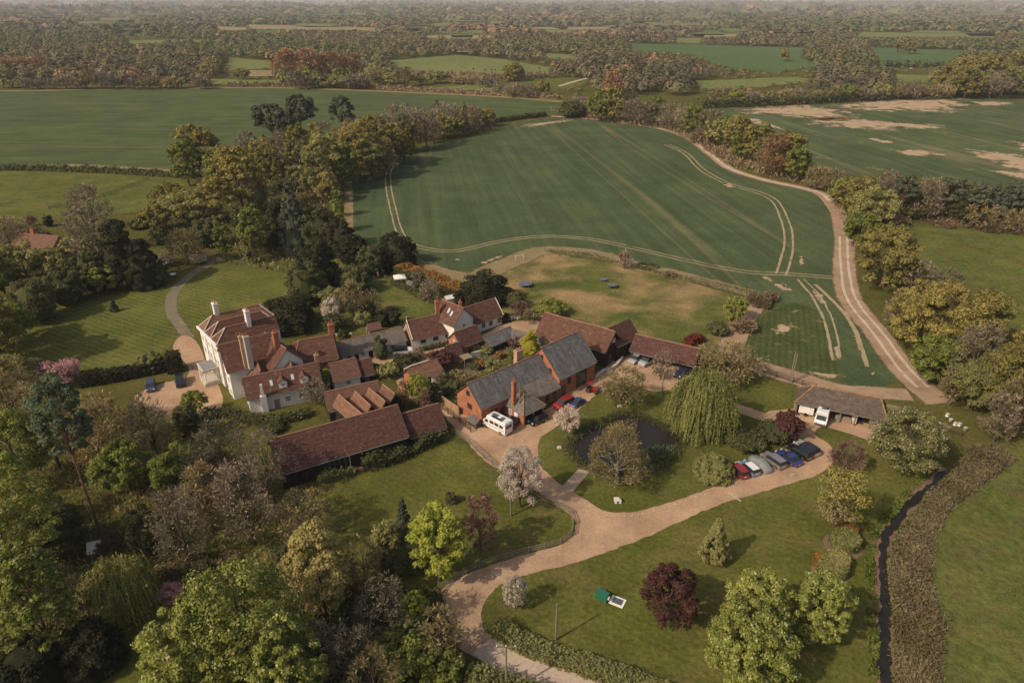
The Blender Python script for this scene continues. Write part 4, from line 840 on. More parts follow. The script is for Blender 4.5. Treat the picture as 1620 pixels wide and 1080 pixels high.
def tree_mesh(kind, Rw, Hh, s, var):
    """returns list of (part name, mesh); Rw crown half width, Hh height, s leaf size"""
    shape, lm, K, cr, dens, base, mode, bk = KIND[kind]
    r = np.random.default_rng(abs(hash((kind, round(Rw, 1), round(Hh, 1), var))) % 99991 if False else (sum(map(ord, kind)) * 131 + int(Rw * 10) * 17 + int(Hh * 10) * 7 + var * 1009))
    z0 = Hh * base; hc = Hh - z0; small = s > Rw * .18
    if small: K = max(26, int(K * .5))
    # clump centres
    lop = r.uniform(.84, 1.12, 8)
    t = r.uniform(.05, .97, K) if mode != 'core' else r.uniform(.0, .98, K)
    ang = r.uniform(0, 2 * np.pi, K); pr = prof_r(shape, t) * (Rw - (cr * Rw * .75 if mode != 'core' else cr * Rw * .6))
    q = r.uniform(.35, 1, K) ** .45
    lp = np.interp(ang, np.linspace(0, 2 * np.pi, 9), np.r_[lop, lop[0]])
    if kind == 'birch': s = s * .75
    if mode == 'core': lp = 1 + (lp - 1) * .45; q = .8 + .2 * q
    rad = np.clip(pr, 0, None) * q * lp
    C = np.stack([rad * np.cos(ang), rad * np.sin(ang), np.zeros(K)], 1); rc = cr * Rw * r.uniform(.65, 1.2, K)
    if shape in ('cone', 'column'): rc = rc * (.45 + .65 * prof_r(shape, t))
    C[:, 2] = z0 + rc * .5 + t * np.maximum(hc - rc * 1.35, .3)
    if mode == 'leaf' and shape in ('round', 'flat', 'pear') and kind not in ('pine', 'tallpine') and not Rw < 1.2:
        C0 = C.copy(); rc0 = rc.copy(); keep = r.uniform(size=K) < (.35 if kind in ('oak', 'olive', 'green') else .5); M = 22; tl = (np.arange(M) + r.uniform(.2, .8, M)) / M * .92; al = np.arange(M) * 2.4 + r.uniform(-.5, .5, M); rl = Rw * r.uniform(.30, .44, M)
        pl = prof_r(shape, tl) * Rw - rl * .8; pl = np.clip(pl, 0, None) * r.uniform(.85, 1.08, M); L_ = np.stack([pl * np.cos(al), pl * np.sin(al), z0 + rl * .7 + tl * np.maximum(hc - rl * 1.7, .3)], 1)
        w_ = r.integers(0, M, K); dd = rsph(K, r); dd[:, 2] = np.where(dd[:, 2] < -.35, -dd[:, 2], dd[:, 2]); rc = rc * .85
        C = L_[w_] + dd * (rl[w_] * r.uniform(.55, 1.0, K) - rc * .4)[:, None] * np.array([1, 1, .85]); C[:, 2] = np.clip(C[:, 2], rc * .4, None); C = np.where(keep[:, None], C0, C); rc = np.where(keep, rc0, rc)
    parts = []
    area = 4 * np.pi * ((Rw * Rw * hc / 2 * 1.0) ** (2 / 3.0)); n = int(min(26000 if kind == 'maple' else 17000, dens * 2.6 * area / (s * s)))
    if mode in ('leaf', 'core', 'bloom', 'mixb', 'mixw'):
        if mode == 'bloom': s = s * .62; n = n * 2
        per = max(4, n // K); idx = np.repeat(np.arange(K), per); d = rsph(len(idx), r); d[:, 2] = np.where(d[:, 2] < -.25, -d[:, 2], d[:, 2])
        cc = C[idx] + d * (rc[idx] * r.uniform(.55, 1.08, len(idx)) ** 1)[:, None] * np.array([1, 1, .8])
        cc[:, 2] = np.clip(cc[:, 2], .15, None)
        nr = unit(d + r.normal(0, .45, d.shape) + np.array([0, 0, .25]))
        rv = np.clip(r.uniform(0, .8, len(idx)) + np.repeat(r.uniform(0, .25, K), per), 0, 1)
        if lm == 'leaf_maple': rv = np.where((r.uniform(size=len(rv)) < .10) & (d[:, 2] > .3), 1.0, np.clip(rv, 0, .8))
        V = quads(cc, nr, s * r.uniform(.6, 1.25, len(idx)), .8, None, r)
        if mode in ('mixb', 'mixw'):
            parts.append(('crown', quadmesh('crown', V, rv, 'twig_bud' if mode == 'mixb' else lm)))
            kk = r.uniform(size=len(idx)) < (.6 if mode == 'mixb' else .09); hi = np.isin(idx, np.where((C[:, 0] < .2 * Rw) | (t > .6))[0]) if mode == 'mixb' else np.ones(len(idx), bool)
            kk &= hi; o2 = cc[kk] + d[kk] * s * .6
            parts.append(('blossom', quadmesh('blossom', quads(o2, nr[kk], s * .8, .8, None, r), rv[kk], lm if mode == 'mixb' else 'leaf_white')))
        else: parts.append(('crown' if mode != 'bloom' else 'blossom', quadmesh('crown', V, rv, lm)))
    elif mode == 'twig':
        n = int(n * 1.1); per = max(6, n // K); idx = np.repeat(np.arange(K), per)
        d = rsph(len(idx), r); d[:, 2] += .25; out = unit(C * np.array([1, 1, .6])); d = unit(d + .6 * out[idx])
        u_ = r.uniform(.15, 1.0, len(idx)); cc = C[idx] + d * (rc[idx] * 1.15 * u_)[:, None]; cc[:, 2] = np.clip(cc[:, 2], .1, None)
        nr = unit(np.cross(d, r.normal(size=d.shape)))
        asp = np.where(r.uniform(size=len(idx)) < .7, .16, .45)[:, None]
        V = quads(cc, nr, s * 1.7 * r.uniform(.6, 1.2, len(idx)), asp, d, r)
        parts.append(('crown', quadmesh('crown', V, r.uniform(0, 1, len(idx)), lm)))
    elif mode == 'weep':
        s = s * .6
        M = int(np.clip(area * dens * 4.5, 220, 2000)); a = r.uniform(0, 2 * np.pi, M); tt = r.uniform(.25 if shape == 'dome' else .1, 1.0, M) ** .8
        rr = prof_r('dome' if shape == 'dome' else shape, tt ** 2.2 * .97) * Rw * .88 * r.uniform(.45, 1.0, M) ** .5
        lump = 1 + .13 * np.sin(a * 5 + 1) + .1 * np.sin(a * 9 + tt * 7); rr = rr * lump
        zt = z0 + (tt * r.uniform(.82, 1, M)) * hc * .95; Ls = np.minimum(zt - .4, hc * r.uniform(.08, .42, M) * (1.1 if shape == 'dome' else .55))
        seg = np.maximum(2, (Ls / (s * 1.3)).astype(int)); idx = np.repeat(np.arange(M), seg); k = np.concatenate([np.arange(x) for x in seg]) / np.repeat(seg, seg)
        P_ = np.stack([rr[idx] * np.cos(a[idx]) * (1 + .10 * np.sqrt(k)), rr[idx] * np.sin(a[idx]) * (1 + .10 * np.sqrt(k)), zt[idx] - Ls[idx] * k], 1) + r.normal(0, s * .25, (len(idx), 3))
        nr = unit(np.stack([np.cos(a[idx]), np.sin(a[idx]), np.full(len(idx), .35)], 1) + r.normal(0, .7, (len(idx), 3)))
        ax = np.tile(np.array([0, 0, 1.]), (len(idx), 1)); V = quads(P_, nr, s * 1.9 * r.uniform(.7, 1.2, len(idx)), .42, ax, r)
        parts.append(('crown', quadmesh('crown', V, np.clip(r.uniform(0, .7, len(idx)) + np.repeat(r.uniform(0, .3, M), seg), 0, 1), lm)))
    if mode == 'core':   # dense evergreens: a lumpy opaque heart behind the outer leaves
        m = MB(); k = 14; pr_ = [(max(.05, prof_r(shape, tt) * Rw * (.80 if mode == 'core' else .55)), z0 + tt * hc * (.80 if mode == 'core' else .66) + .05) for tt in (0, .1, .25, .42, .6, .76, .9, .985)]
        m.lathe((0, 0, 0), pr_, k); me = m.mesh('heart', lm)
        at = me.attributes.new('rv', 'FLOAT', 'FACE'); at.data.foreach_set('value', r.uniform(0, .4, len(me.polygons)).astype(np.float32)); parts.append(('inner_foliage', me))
    # trunk and limbs
    if mode != 'core' or base > .03 or kind in ('fir',):
        m = MB(); tr = max(.10, min(.5, Rw * .055)) * (1.15 if kind in ('oak', 'maple') else 1); big = .75
        sway = r.normal(0, .03 * Hh, 2); tp = lambda f: np.array([sway[0] * f * f, sway[1] * f * f, Hh * f])
        top = .8 if mode != 'dome' else .6
        m.tube([tp(f * top) for f in (0, .06, .25, .5, .75, 1)], [tr * 1.5, tr, tr * .85, tr * .6, tr * .35, tr * .1], 7)
        nl = min(K, 26 if mode in ('twig', 'bloom', 'mixb', 'weep') or kind in ('pine', 'tallpine') else 12)
        order = np.argsort(r.uniform(size=K))[:nl]
        for i in order:
            cz = C[i][2] / Hh; f0 = max(base * .8 + .06, min(top * .9, cz * r.uniform(.35, .7))); a0 = tp(f0); c = C[i]
            mid = a0 * .45 + c * .55 + np.array([0, 0, .05 * Hh]); r0 = tr * .42 * (1 - f0 * .6)
            m.tube([a0, mid, c], [r0, r0 * .55, r0 * .2], 5)
            if mode in ('twig', 'bloom', 'mixb'):
                for _ in range(3):
                    e = c + unit(r.normal(size=3) + unit(c) * .8) * rc[i] * .8; m.tube([mid * .5 + c * .5, e], [r0 * .25, r0 * .08], 3)
        parts.append(('trunk', m.mesh('trunk', bk)))
    return parts
REG = []
def tree(kind, x, y, ytop, wpx, desc=None, lm='', cat='tree', q=None, Hh=None, Rw=None, group=None, name=None, label=None):
    if q is None: q = G(x, y)
    if y is not None and ytop is not None and Rw is None and KIND[kind][5] < .12 and kind != 'fir':
        dep = math.asin(min(1, CAM_H / math.hypot(CAM_H, q[1]))); y = y - .8 * wpx / 2 * math.sin(dep); y = max(y, ytop + 2); q = G(x, y)
    if Hh is None: Hh = max(.5, hgt(x, ytop, q))
    if Rw is None: Rw = max(.3, wpx * depth(q, Hh * .6) / FPX / 2)
    dist = math.hypot(depth(q), 0); s = max(.22, dist * .0021)
    s = min(s, Rw * .45)
    if Rw < 1.6: s = max(.14, min(s, Rw * .22))
    if dist > 120: RB_, HB_ = max(1, round(Rw / 1.5)) * 1.5, max(1, round(Hh / 2.5)) * 2.5; sb = .24 * 1.35 ** round(math.log(s / .24) / math.log(1.35)); var = int(rng.integers(0, 3))
    else: RB_, HB_, sb, var = max(.5, round(Rw * 2) / 2), max(.5, round(Hh * 2) / 2), round(s, 2), int(rng.integers(0, 9))
    key = (kind, RB_, HB_, round(sb, 2), var)
    if key not in CACHE: CACHE[key] = tree_mesh(kind, RB_, HB_, sb, var)
    nm = name or ('shrub' if cat == 'shrub' else {'oak': 'oak_tree', 'pine': 'pine_tree', 'tallpine': 'pine_tree', 'fir': 'fir_tree', 'yew': 'yew_tree', 'willow': 'willow_tree', 'birch': 'birch_tree', 'maple': 'maple_tree'}.get(kind, 'tree'))
    T = thing(nm, label, cat, q, group, rz=float(rng.uniform(0, 6.28)))
    T.scale = (Rw / RB_, Rw / RB_, Hh / HB_)
    for pn, me in CACHE[key]: obj(pn, me, T)
    if label is None:
        desc = desc or DESC[kind]; desc = desc.replace('tree', 'shrub') if cat == 'shrub' else desc; REG.append((T, desc, lm, x if x is not None else proj(q)[0]))
    return T
DESC = {'green': 'fresh green leafy tree', 'bright': 'bright lime green tree', 'maple': 'big green flowering maple', 'oak': 'olive gold oak', 'olive': 'dull olive tree', 'yew': 'dark dense yew', 'dark': 'dark evergreen tree',
        'fir': 'dark conical fir', 'pine': 'dark flat topped pine', 'tallpine': 'tall bare stemmed pine', 'bud': 'budding brownish tree', 'bare': 'bare twiggy tree', 'rust': 'rusty brown tree', 'birch': 'thin drooping birch', 'willow': 'weeping willow',
        'copper': 'dark red leaved tree', 'purple': 'sparse purplish tree', 'white': 'white blossoming tree', 'pink': 'pink cherry tree', 'gold': 'golden yellow tree', 'goldcone': 'golden conifer', 'yellow': 'yellow flowering tree',
        'cypress': 'dark narrow cypress', 'cone': 'cone shaped green tree', 'russet': 'russet bush', 'redbush': 'red bush', 'bramble': 'bramble mound', 'reed': 'reed clump', 'clipped': 'clipped bush', 'mayblossom': 'hawthorn flecked with white'}
ORD = ['first', 'second', 'third', 'fourth', 'fifth', 'sixth', 'seventh', 'eighth', 'ninth', 'tenth', 'eleventh', 'twelfth', 'thirteenth', 'fourteenth', 'fifteenth', 'sixteenth', 'seventeenth', 'eighteenth', 'nineteenth', 'twentieth']
def ordn(i):
    if i < 20: return ORD[i]
    n = i + 1; return f"{n}{'th' if 10 <= n % 100 <= 20 else {1: 'st', 2: 'nd', 3: 'rd'}.get(n % 10, 'th')}"
def inpoly(x, y, P):
    c = False; j = len(P) - 1
    for i in range(len(P)):
        if (P[i][1] > y) != (P[j][1] > y) and x < (P[j][0] - P[i][0]) * (y - P[i][1]) / (P[j][1] - P[i][1]) + P[i][0]: c = not c
        j = i
    return c
def fill(poly, spacing, kinds, hr, lm, seed, cap=200, wr=(.38, .52), avoid=()):
    r = np.random.default_rng(seed); W = [G(*p) for p in poly]; xs = [p[0] for p in W]; ys = [p[1] for p in W]; pts = []; tries = 0
    while tries < 6000 and len(pts) < cap:
        tries += 1; q = np.array([r.uniform(min(xs), max(xs)), r.uniform(min(ys), max(ys))])
        if not inpoly(q[0], q[1], W): continue
        if any(np.hypot(*(q - p)) < spacing for p in pts): continue
        if any(np.hypot(*(q - G(ax, ay))) < ar for ax, ay, ar in avoid): continue
        pts.append(q)
    ks = [k for k, _ in kinds]; pw = np.array([v for _, v in kinds], float); pw /= pw.sum()
    for q in pts:
        k = ks[int(r.choice(len(ks), p=pw))]; h = r.uniform(*hr); h *= {'bramble': .35}.get(k, 1)
        tree(k, None, None, None, None, q=q, Hh=h, Rw=h * r.uniform(*wr) * {'fir': .55, 'pine': .8, 'oak': 1.15}.get(k, 1), lm=lm)

NW = 'in the front left wood'
for a in [('maple', 40, 985, 715, 175), ('maple', 95, 1090, 860, 120), ('green', 40, 800, 645, 120), ('oak', 10, 600, 455, 90), ('bud', 45, 712, 560, 110), ('tallpine', 162, 852, 592, 95), ('bud', 178, 745, 625, 120),
          ('bud', 95, 740, 600, 90), ('green', 205, 800, 700, 95), ('green', 292, 800, 700, 95), ('bare', 365, 800, 665, 125), ('bare', 432, 790, 680, 70), ('bare', 402, 860, 722, 105), ('bud', 338, 840, 735, 90),
          ('bare', 300, 892, 775, 105), ('dark', 236, 885, 800, 60), ('bud', 488, 862, 778, 100), ('gold', 515, 975, 822, 122), ('maple', 405, 1165, 892, 205), ('maple', 320, 1190, 965, 150),
          ('maple', 475, 1180, 975, 120), ('willow', 200, 1002, 884, 118), ('bare', 128, 1015, 893, 75), ('yew', 152, 1085, 985, 95), ('yew', 60, 1130, 1015, 120), ('olive', 20, 1100, 1000, 80),
          ('bud', 580, 930, 850, 70), ('olive', 612, 898, 822, 55), ('dark', 640, 915, 852, 115), ('fir', 640, 842, 787, 32), ('bright', 695, 918, 797, 100), ('purple', 760, 872, 780, 66), ('bare', 615, 1012, 912, 92), ('bright', 658, 990, 936, 48), ('olive', 650, 1060, 985, 75),
          ('bud', 702, 1050, 962, 85), ('bare', 515, 1085, 985, 85), ('green', 640, 1105, 1012, 110), ('bare', 565, 1090, 985, 85), ('green', 700, 1110, 1030, 85), ('bud', 600, 1130, 1030, 100), ('dark', 560, 1010, 950, 70),
          ('dark', 300, 700, 640, 40), ('bare', 250, 722, 622, 72), ('green', 312, 668, 617, 46), ('olive', 60, 860, 760, 90), ('dark', 100, 900, 800, 90), ('dark', 470, 905, 860, 70)]:
    tree(*a, lm=NW)
for a in [('bramble', 290, 925, 900, 80), ('bramble', 350, 935, 905, 90), ('bramble', 410, 930, 905, 60), ('dark', 320, 915, 885, 50), ('bramble', 180, 880, 850, 60), ('bramble', 260, 800, 770, 60), ('bramble', 520, 930, 900, 50), ('bramble', 600, 960, 930, 60), ('bramble', 470, 980, 945, 60), ('dark', 430, 690, 668, 40),
          ('bramble', 150, 660, 640, 60), ('bramble', 240, 760, 735, 60), ('dark', 330, 745, 712, 50)]:
    tree(*a, lm='under the front left wood', cat='shrub')
tree('pink', 98, 622, 568, 78, label='pink cherry tree in full blossom by the left end of the long clipped hedge')
tree('bare', 66, 612, 565, 30, label='lopped tree with pale cut limbs left of the pink cherry')
tree('pink', 274, 962, 925, 46, cat='shrub', label='dusky pink flowering shrub beside the weeping willow in the lower left')
tree('purple', 690, 845, 800, 30, lm='by the barn lawn'); tree('dark', 712, 800, 778, 20, lm='by the barn lawn', cat='shrub')
S = 'on the south lawn'
tree('white', 815, 962, 913, 44, label='small white blossom tree on the inside of the drive bend', name='blossom_tree')
tree('copper', 1058, 1010, 902, 100, label='dark red copper beech standing on the south lawn', name='copper_beech')
tree('cone', 1127, 905, 818, 58, label='cone shaped light green tree on the south lawn')
tree('maple', 1175, 1125, 968, 158, label='largest round green tree at the bottom edge right of centre')
tree('maple', 1190, 1040, 908, 112, label='round green tree directly behind the largest one at the bottom'); tree('maple', 1287, 1038, 912, 104, label='round green tree nearest the clipped round hedges')
tree('yellow', 1320, 834, 738, 92, label='yellow flowering tree between the drive and the clipped round hedges')
tree('mayblossom', 1425, 768, 648, 118, label='spreading hawthorn flecked with white blossom beside the open cart barn'); tree('purple', 1334, 745, 698, 56, label='small reddish budding tree behind the yellow flowering tree')
tree('copper', 1243, 705, 650, 54, label='round dark red tree at the right end of the parking row', name='copper_tree')
tree('dark', 1180, 722, 684, 62, label='dark rounded evergreen shrub behind the red and pale blue cars', cat='shrub'); tree('dark', 1219, 708, 670, 58, label='dark evergreen shrub between the red tree and the parked cars', cat='shrub')
tree('clipped', 1126, 768, 722, 64, label='large clipped olive dome bush at the left end of the parking row', cat='shrub', name='clipped_bush')
tree('willow', 1108, 706, 582, 116, label='large pale green weeping willow at the pond edge'); tree('birch', 975, 792, 672, 112, label='thin drooping birch between the pond and the drive')
tree('bud', 985, 642, 582, 84, label='small wide budding tree on the grass above the pond'); tree('white', 898, 684, 642, 46, label='small pale blossom tree between the courtyard and the pond', name='blossom_tree')
tree('white', 822, 802, 708, 84, label='large white blossom tree beside the post and rail fence', name='blossom_tree')
tree('bud', 1145, 600, 545, 118, label='wide budding tree behind the weeping willow'); tree('bare', 1045, 600, 552, 40, label='thin bare shrub in the yard in front of the cart shed', cat='shrub')
tree('goldcone', 838, 566, 522, 30, label='golden yellow conifer behind the slate barn ridge', name='golden_conifer')
Gd = 'in the cottage gardens'
tree('yew', 455, 535, 470, 92, label='huge clipped round dark yew behind the brick house'); tree('white', 527, 515, 470, 36, label='white magnolia right of the huge clipped yew', name='magnolia')
tree('yew', 767, 490, 426, 80, label='big dark spreading yew behind the white garden wing'); tree('yew', 628, 430, 366, 68, label='big dark yew at the corner of the crop field')
tree('cypress', 622, 518, 483, 26, label='dark narrow cypress behind the coach house, right of the pair'); tree('cypress', 606, 520, 490, 22, label='dark narrow cypress behind the coach house, left of the pair'); tree('cypress', 726, 490, 460, 20, label='dark clipped column bush left of the big spreading yew')
tree('yew', 793, 513, 492, 26, label='small round clipped bush at the end of the white garden wing', cat='shrub', name='clipped_bush')
tree('green', 872, 508, 474, 56, label='light green bush at the end of the red roofed barn', cat='shrub'); tree('copper', 696, 592, 552, 44, label='deep red japanese maple in the cottage garden'); tree('bright', 663, 640, 588, 40, label='bright lime green round bush at the garden corner', cat='shrub')
for a in [('dark', 604, 572, 530, 24), ('green', 524, 618, 582, 44), ('bare', 502, 640, 598, 50), ('dark', 640, 590, 562, 40), ('olive', 612, 605, 575, 42), ('dark', 590, 600, 576, 30), ('purple', 672, 648, 615, 24), ('dark', 690, 640, 606, 30), ('olive', 770, 565, 545, 24), ('copper', 800, 548, 530, 30), ('purple', 815, 552, 532, 30), ('dark', 738, 560, 535, 40),
          ('dark', 760, 555, 532, 26), ('olive', 780, 595, 565, 30), ('olive', 795, 600, 575, 26), ('bud', 740, 612, 590, 30), ('dark', 720, 622, 600, 28), ('green', 810, 570, 552, 16), ('russet', 758, 586, 572, 24), ('bramble', 700, 612, 590, 24), ('dark', 706, 628, 612, 20), ('olive', 728, 578, 560, 26), ('bud', 722, 600, 585, 24), ('bramble', 748, 602, 590, 30), ('dark', 655, 575, 560, 24), ('bare', 662, 566, 552, 24),
          ('rust', 640, 650, 600, 20), ('dark', 752, 588, 574, 18), ('olive', 700, 640, 628, 16), ('dark', 815, 590, 574, 20), ('russet', 790, 570, 556, 18), ('bramble', 735, 630, 618, 24), ('green', 765, 600, 588, 18)]:
    tree(*a, lm=Gd, cat='shrub')
B_ = 'around the back garden'
for a in [('yew', 505, 470, 378, 72), ('dark', 488, 490, 412, 64), ('dark', 560, 470, 420, 60), ('bud', 560, 505, 440, 50), ('olive', 530, 500, 452, 50), ('dark', 590, 440, 385, 44), ('yew', 560, 420, 370, 50), ('bud', 592, 500, 455, 34), ('bare', 662, 450, 428, 28), ('bare', 680, 480, 440, 40), ('bare', 678, 470, 448, 30), ('dark', 580, 505, 478, 30), ('dark', 530, 530, 495, 36),
          ('olive', 575, 520, 492, 30), ('dark', 800, 480, 455, 34), ('purple', 825, 505, 475, 34), ('dark', 815, 490, 462, 30), ('bud', 838, 512, 488, 24), ('dark', 712, 500, 478, 18), ('bud', 470, 480, 450, 30), ('dark', 545, 545, 520, 20), ('bare', 988, 425, 396, 28), ('green', 1160, 515, 468, 44), ('dark', 1135, 535, 510, 36), ('bramble', 1200, 490, 465, 50), ('bramble', 1175, 530, 505, 50), ('bramble', 1215, 480, 462, 34), ('dark', 1025, 428, 418, 34), ('bramble', 1060, 440, 430, 30)]:
    tree(*a, lm=B_)
E_ = 'in the wood beyond the manor'
AV = ()
for a in [('oak', 385, 345, 225, 92), ('oak', 318, 290, 193, 84), ('green', 300, 300, 215, 55), ('pine', 434, 240, 160, 58), ('pine', 480, 225, 147, 54), ('pine', 546, 225, 150, 46), ('pine', 455, 245, 168, 44), ('bare', 465, 290, 200, 76), ('oak', 570, 290, 185, 70), ('oak', 600, 275, 175, 60), ('bare', 640, 240, 158, 60), ('olive', 520, 310, 205, 70), ('oak', 480, 300, 190, 56), ('bare', 700, 215, 160, 50), ('oak', 745, 205, 163, 40), ('fir', 735, 208, 160, 18), ('fir', 693, 210, 158, 20), ('bare', 660, 225, 168, 56), ('oak', 770, 202, 168, 30), ('bare', 720, 210, 162, 36), ('green', 545, 305, 220, 60), ('olive', 500, 320, 235, 66), ('green', 640, 245, 180, 40),
          ('dark', 445, 305, 280, 34), ('dark', 470, 305, 278, 34), ('dark', 495, 305, 275, 34), ('oak', 522, 325, 268, 46), ('olive', 300, 365, 300, 100), ('oak', 275, 350, 288, 70), ('oak', 345, 360, 275, 70), ('green', 408, 420, 320, 54), ('green', 358, 415, 345, 34), ('olive', 420, 340, 290, 60), ('fir', 470, 400, 280, 56), ('yew', 455, 395, 310, 60), ('dark', 505, 405, 325, 70), ('yew', 540, 410, 345, 50), ('dark', 430, 400, 340, 50), ('dark', 390, 380, 320, 40), ('bud', 298, 418, 360, 62), ('dark', 330, 395, 345, 50), ('olive', 530, 300, 225, 50), ('green', 535, 345, 300, 26), ('green', 537, 370, 318, 26), ('green', 538, 395, 340, 24), ('olive', 400, 420, 375, 30), ('oak', 420, 275, 210, 50), ('bare', 520, 265, 190, 50), ('bare', 395, 255, 205, 40), ('oak', 250, 372, 320, 60), ('dark', 255, 390, 355, 30), ('bare', 620, 245, 172, 50), ('oak', 615, 262, 190, 50), ('bud', 655, 240, 180, 46), ('oak', 585, 262, 182, 50), ('bud', 685, 228, 172, 46), ('bare', 675, 235, 170, 44), ('oak', 705, 222, 178, 40), ('bud', 735, 214, 172, 40), ('bare', 750, 208, 166, 36), ('olive', 725, 218, 182, 36), ('bud', 545, 275, 200, 60), ('bare', 560, 262, 185, 50), ('olive', 590, 290, 215, 56), ('bud', 450, 285, 210, 56), ('oak', 430, 300, 225, 60), ('green', 350, 300, 230, 50), ('bud', 360, 290, 225, 50), ('oak', 500, 275, 185, 50), ('bud', 610, 280, 215, 46), ('oak', 640, 262, 200, 44)]:
    tree(*a, lm=E_)
L_ = 'in the far left garden wood'
for a in [('bare', 168, 440, 290, 92), ('bare', 150, 400, 310, 60), ('yew', 205, 462, 345, 72), ('yew', 232, 462, 375, 60), ('green', 170, 470, 415, 60), ('dark', 150, 465, 395, 60), ('olive', 95, 462, 385, 70), ('olive', 50, 470, 380, 80), ('olive', 10, 480, 385, 70), ('green', 20, 560, 470, 90), ('dark', 110, 490, 420, 60), ('dark', 60, 520, 440, 70), ('olive', 125, 430, 370, 50), ('pine', 50, 505, 455, 40), ('purple', 60, 400, 360, 60), ('bare', 20, 400, 345, 60), ('dark', 255, 455, 410, 30), ('cypress', 79, 360, 338, 14), ('purple', 50, 358, 342, 18), ('bud', 8, 362, 340, 34), ('bud', 115, 370, 345, 20), ('fir', 182, 492, 474, 16), ('dark', 220, 365, 348, 30), ('oak', -30, 600, 440, 120), ('green', -20, 500, 400, 100), ('green', 20, 640, 560, 80), ('olive', 120, 480, 440, 40)]:
    tree(*a, lm=L_)
tree('clipped', 0, 0, 0, 0, q=G(240, 585), Hh=4.2, Rw=3.0, label='round dark clipped yew bush on the manor lawn edge', cat='shrub', name='clipped_bush')
tree('white', 316, 418, 398, 30, lm=L_); tree('white', 262, 420, 402, 40, lm=L_)
C_ = 'along the farm track'
for a in [('oak', 1395, 470, 352, 108), ('green', 1355, 400, 330, 60), ('oak', 1350, 350, 275, 80), ('green', 1330, 330, 280, 50), ('olive', 1375, 370, 290, 80), ('bare', 1400, 330, 270, 50), ('oak', 1480, 590, 445, 150), ('oak', 1440, 560, 440, 90), ('oak', 1545, 570, 455, 90), ('bare', 1450, 470, 410, 60), ('bare', 1490, 480, 425, 60), ('bare', 1530, 620, 510, 90), ('green', 1470, 620, 530, 80), ('oak', 1580, 670, 545, 120), ('olive', 1530, 665, 570, 90), ('oak', 1640, 640, 520, 110), ('bud', 1600, 690, 600, 90), ('bare', 1570, 700, 620, 60), ('bud', 1500, 640, 580, 60), ('olive', 1660, 720, 620, 80), ('bud', 1420, 500, 455, 40), ('bare', 1410, 520, 470, 40), ('oak', 1620, 590, 500, 70)]:
    tree(*a, lm=C_)
for a in [('oak', 1245, 285, 205, 60), ('rust', 1225, 285, 210, 56), ('green', 1258, 290, 225, 40), ('bud', 1290, 300, 262, 46), ('bare', 1320, 300, 262, 46), ('oak', 1165, 245, 178, 56), ('green', 1150, 235, 175, 40), ('bare', 1120, 225, 170, 50), ('oak', 1195, 262, 190, 56), ('green', 1095, 218, 160, 42), ('bare', 1060, 205, 158, 56), ('bare', 1020, 200, 158, 56), ('rust', 965, 185, 108, 40), ('oak', 970, 196, 135, 54), ('green', 950, 195, 140, 46), ('dark', 905, 188, 160, 46), ('bare', 915, 180, 150, 40), ('bare', 1000, 198, 155, 46), ('bare', 1085, 212, 165, 46), ('green', 1035, 200, 150, 40), ('olive', 1130, 235, 185, 40), ('bare', 990, 180, 140, 44), ('bud', 1210, 275, 215, 44), ('green', 1170, 255, 205, 36), ('bramble', 1105, 228, 205, 40), ('oak', 1240, 262, 205, 44), ('bud', 1270, 285, 245, 30)]:
    tree(*a, lm='in the belt beside the crop field')
for i, (k, x, yb, yt, w_) in enumerate([('bare', 1395, 345, 268, 52), ('pine', 1420, 352, 275, 40), ('bare', 1458, 352, 280, 66), ('pine', 1495, 352, 278, 50), ('dark', 1510, 358, 290, 50), ('pine', 1535, 358, 285, 40), ('bud', 1545, 362, 318, 56), ('fir', 1560, 358, 288, 36), ('pine', 1590, 358, 285, 46), ('bud', 1602, 368, 330, 50), ('pine', 1620, 362, 290, 50), ('fir', 1578, 360, 295, 34), ('dark', 1600, 360, 300, 40), ('pine', 1660, 370, 290, 50), ('dark', 1440, 352, 300, 46), ('bramble', 1480, 362, 345, 80), ('bramble', 1560, 370, 352, 70), ('dark', 1530, 358, 310, 40), ('bramble', 1420, 358, 342, 40), ('bramble', 1620, 376, 358, 60), ('dark', 1475, 350, 295, 40)]):
    tree(k, x, yb, yt, w_, lm='in the pine belt by the right meadow')
# the row behind the bare field, and the copse at its right end
X_ = 'in the row behind the bare field'
for i, x in enumerate(range(1135, 1620, 26)):
    k = ['bud', 'green', 'bare', 'olive', 'bud', 'bare', 'bud'][i % 7]; yb = 168 - (x - 1135) * .03; tree(k, x + rng.uniform(-6, 6), yb - 1, yb - rng.uniform(20, 32), rng.uniform(26, 38), lm=X_)
for a in [('oak', 1525, 158, 105, 60), ('oak', 1500, 150, 100, 50), ('bare', 1565, 156, 112, 56), ('olive', 1600, 158, 100, 60), ('oak', 1560, 135, 82, 56), ('oak', 1610, 130, 78, 56), ('oak', 1525, 130, 85, 50), ('bare', 1580, 155, 118, 40)]: tree(*a, lm=X_)
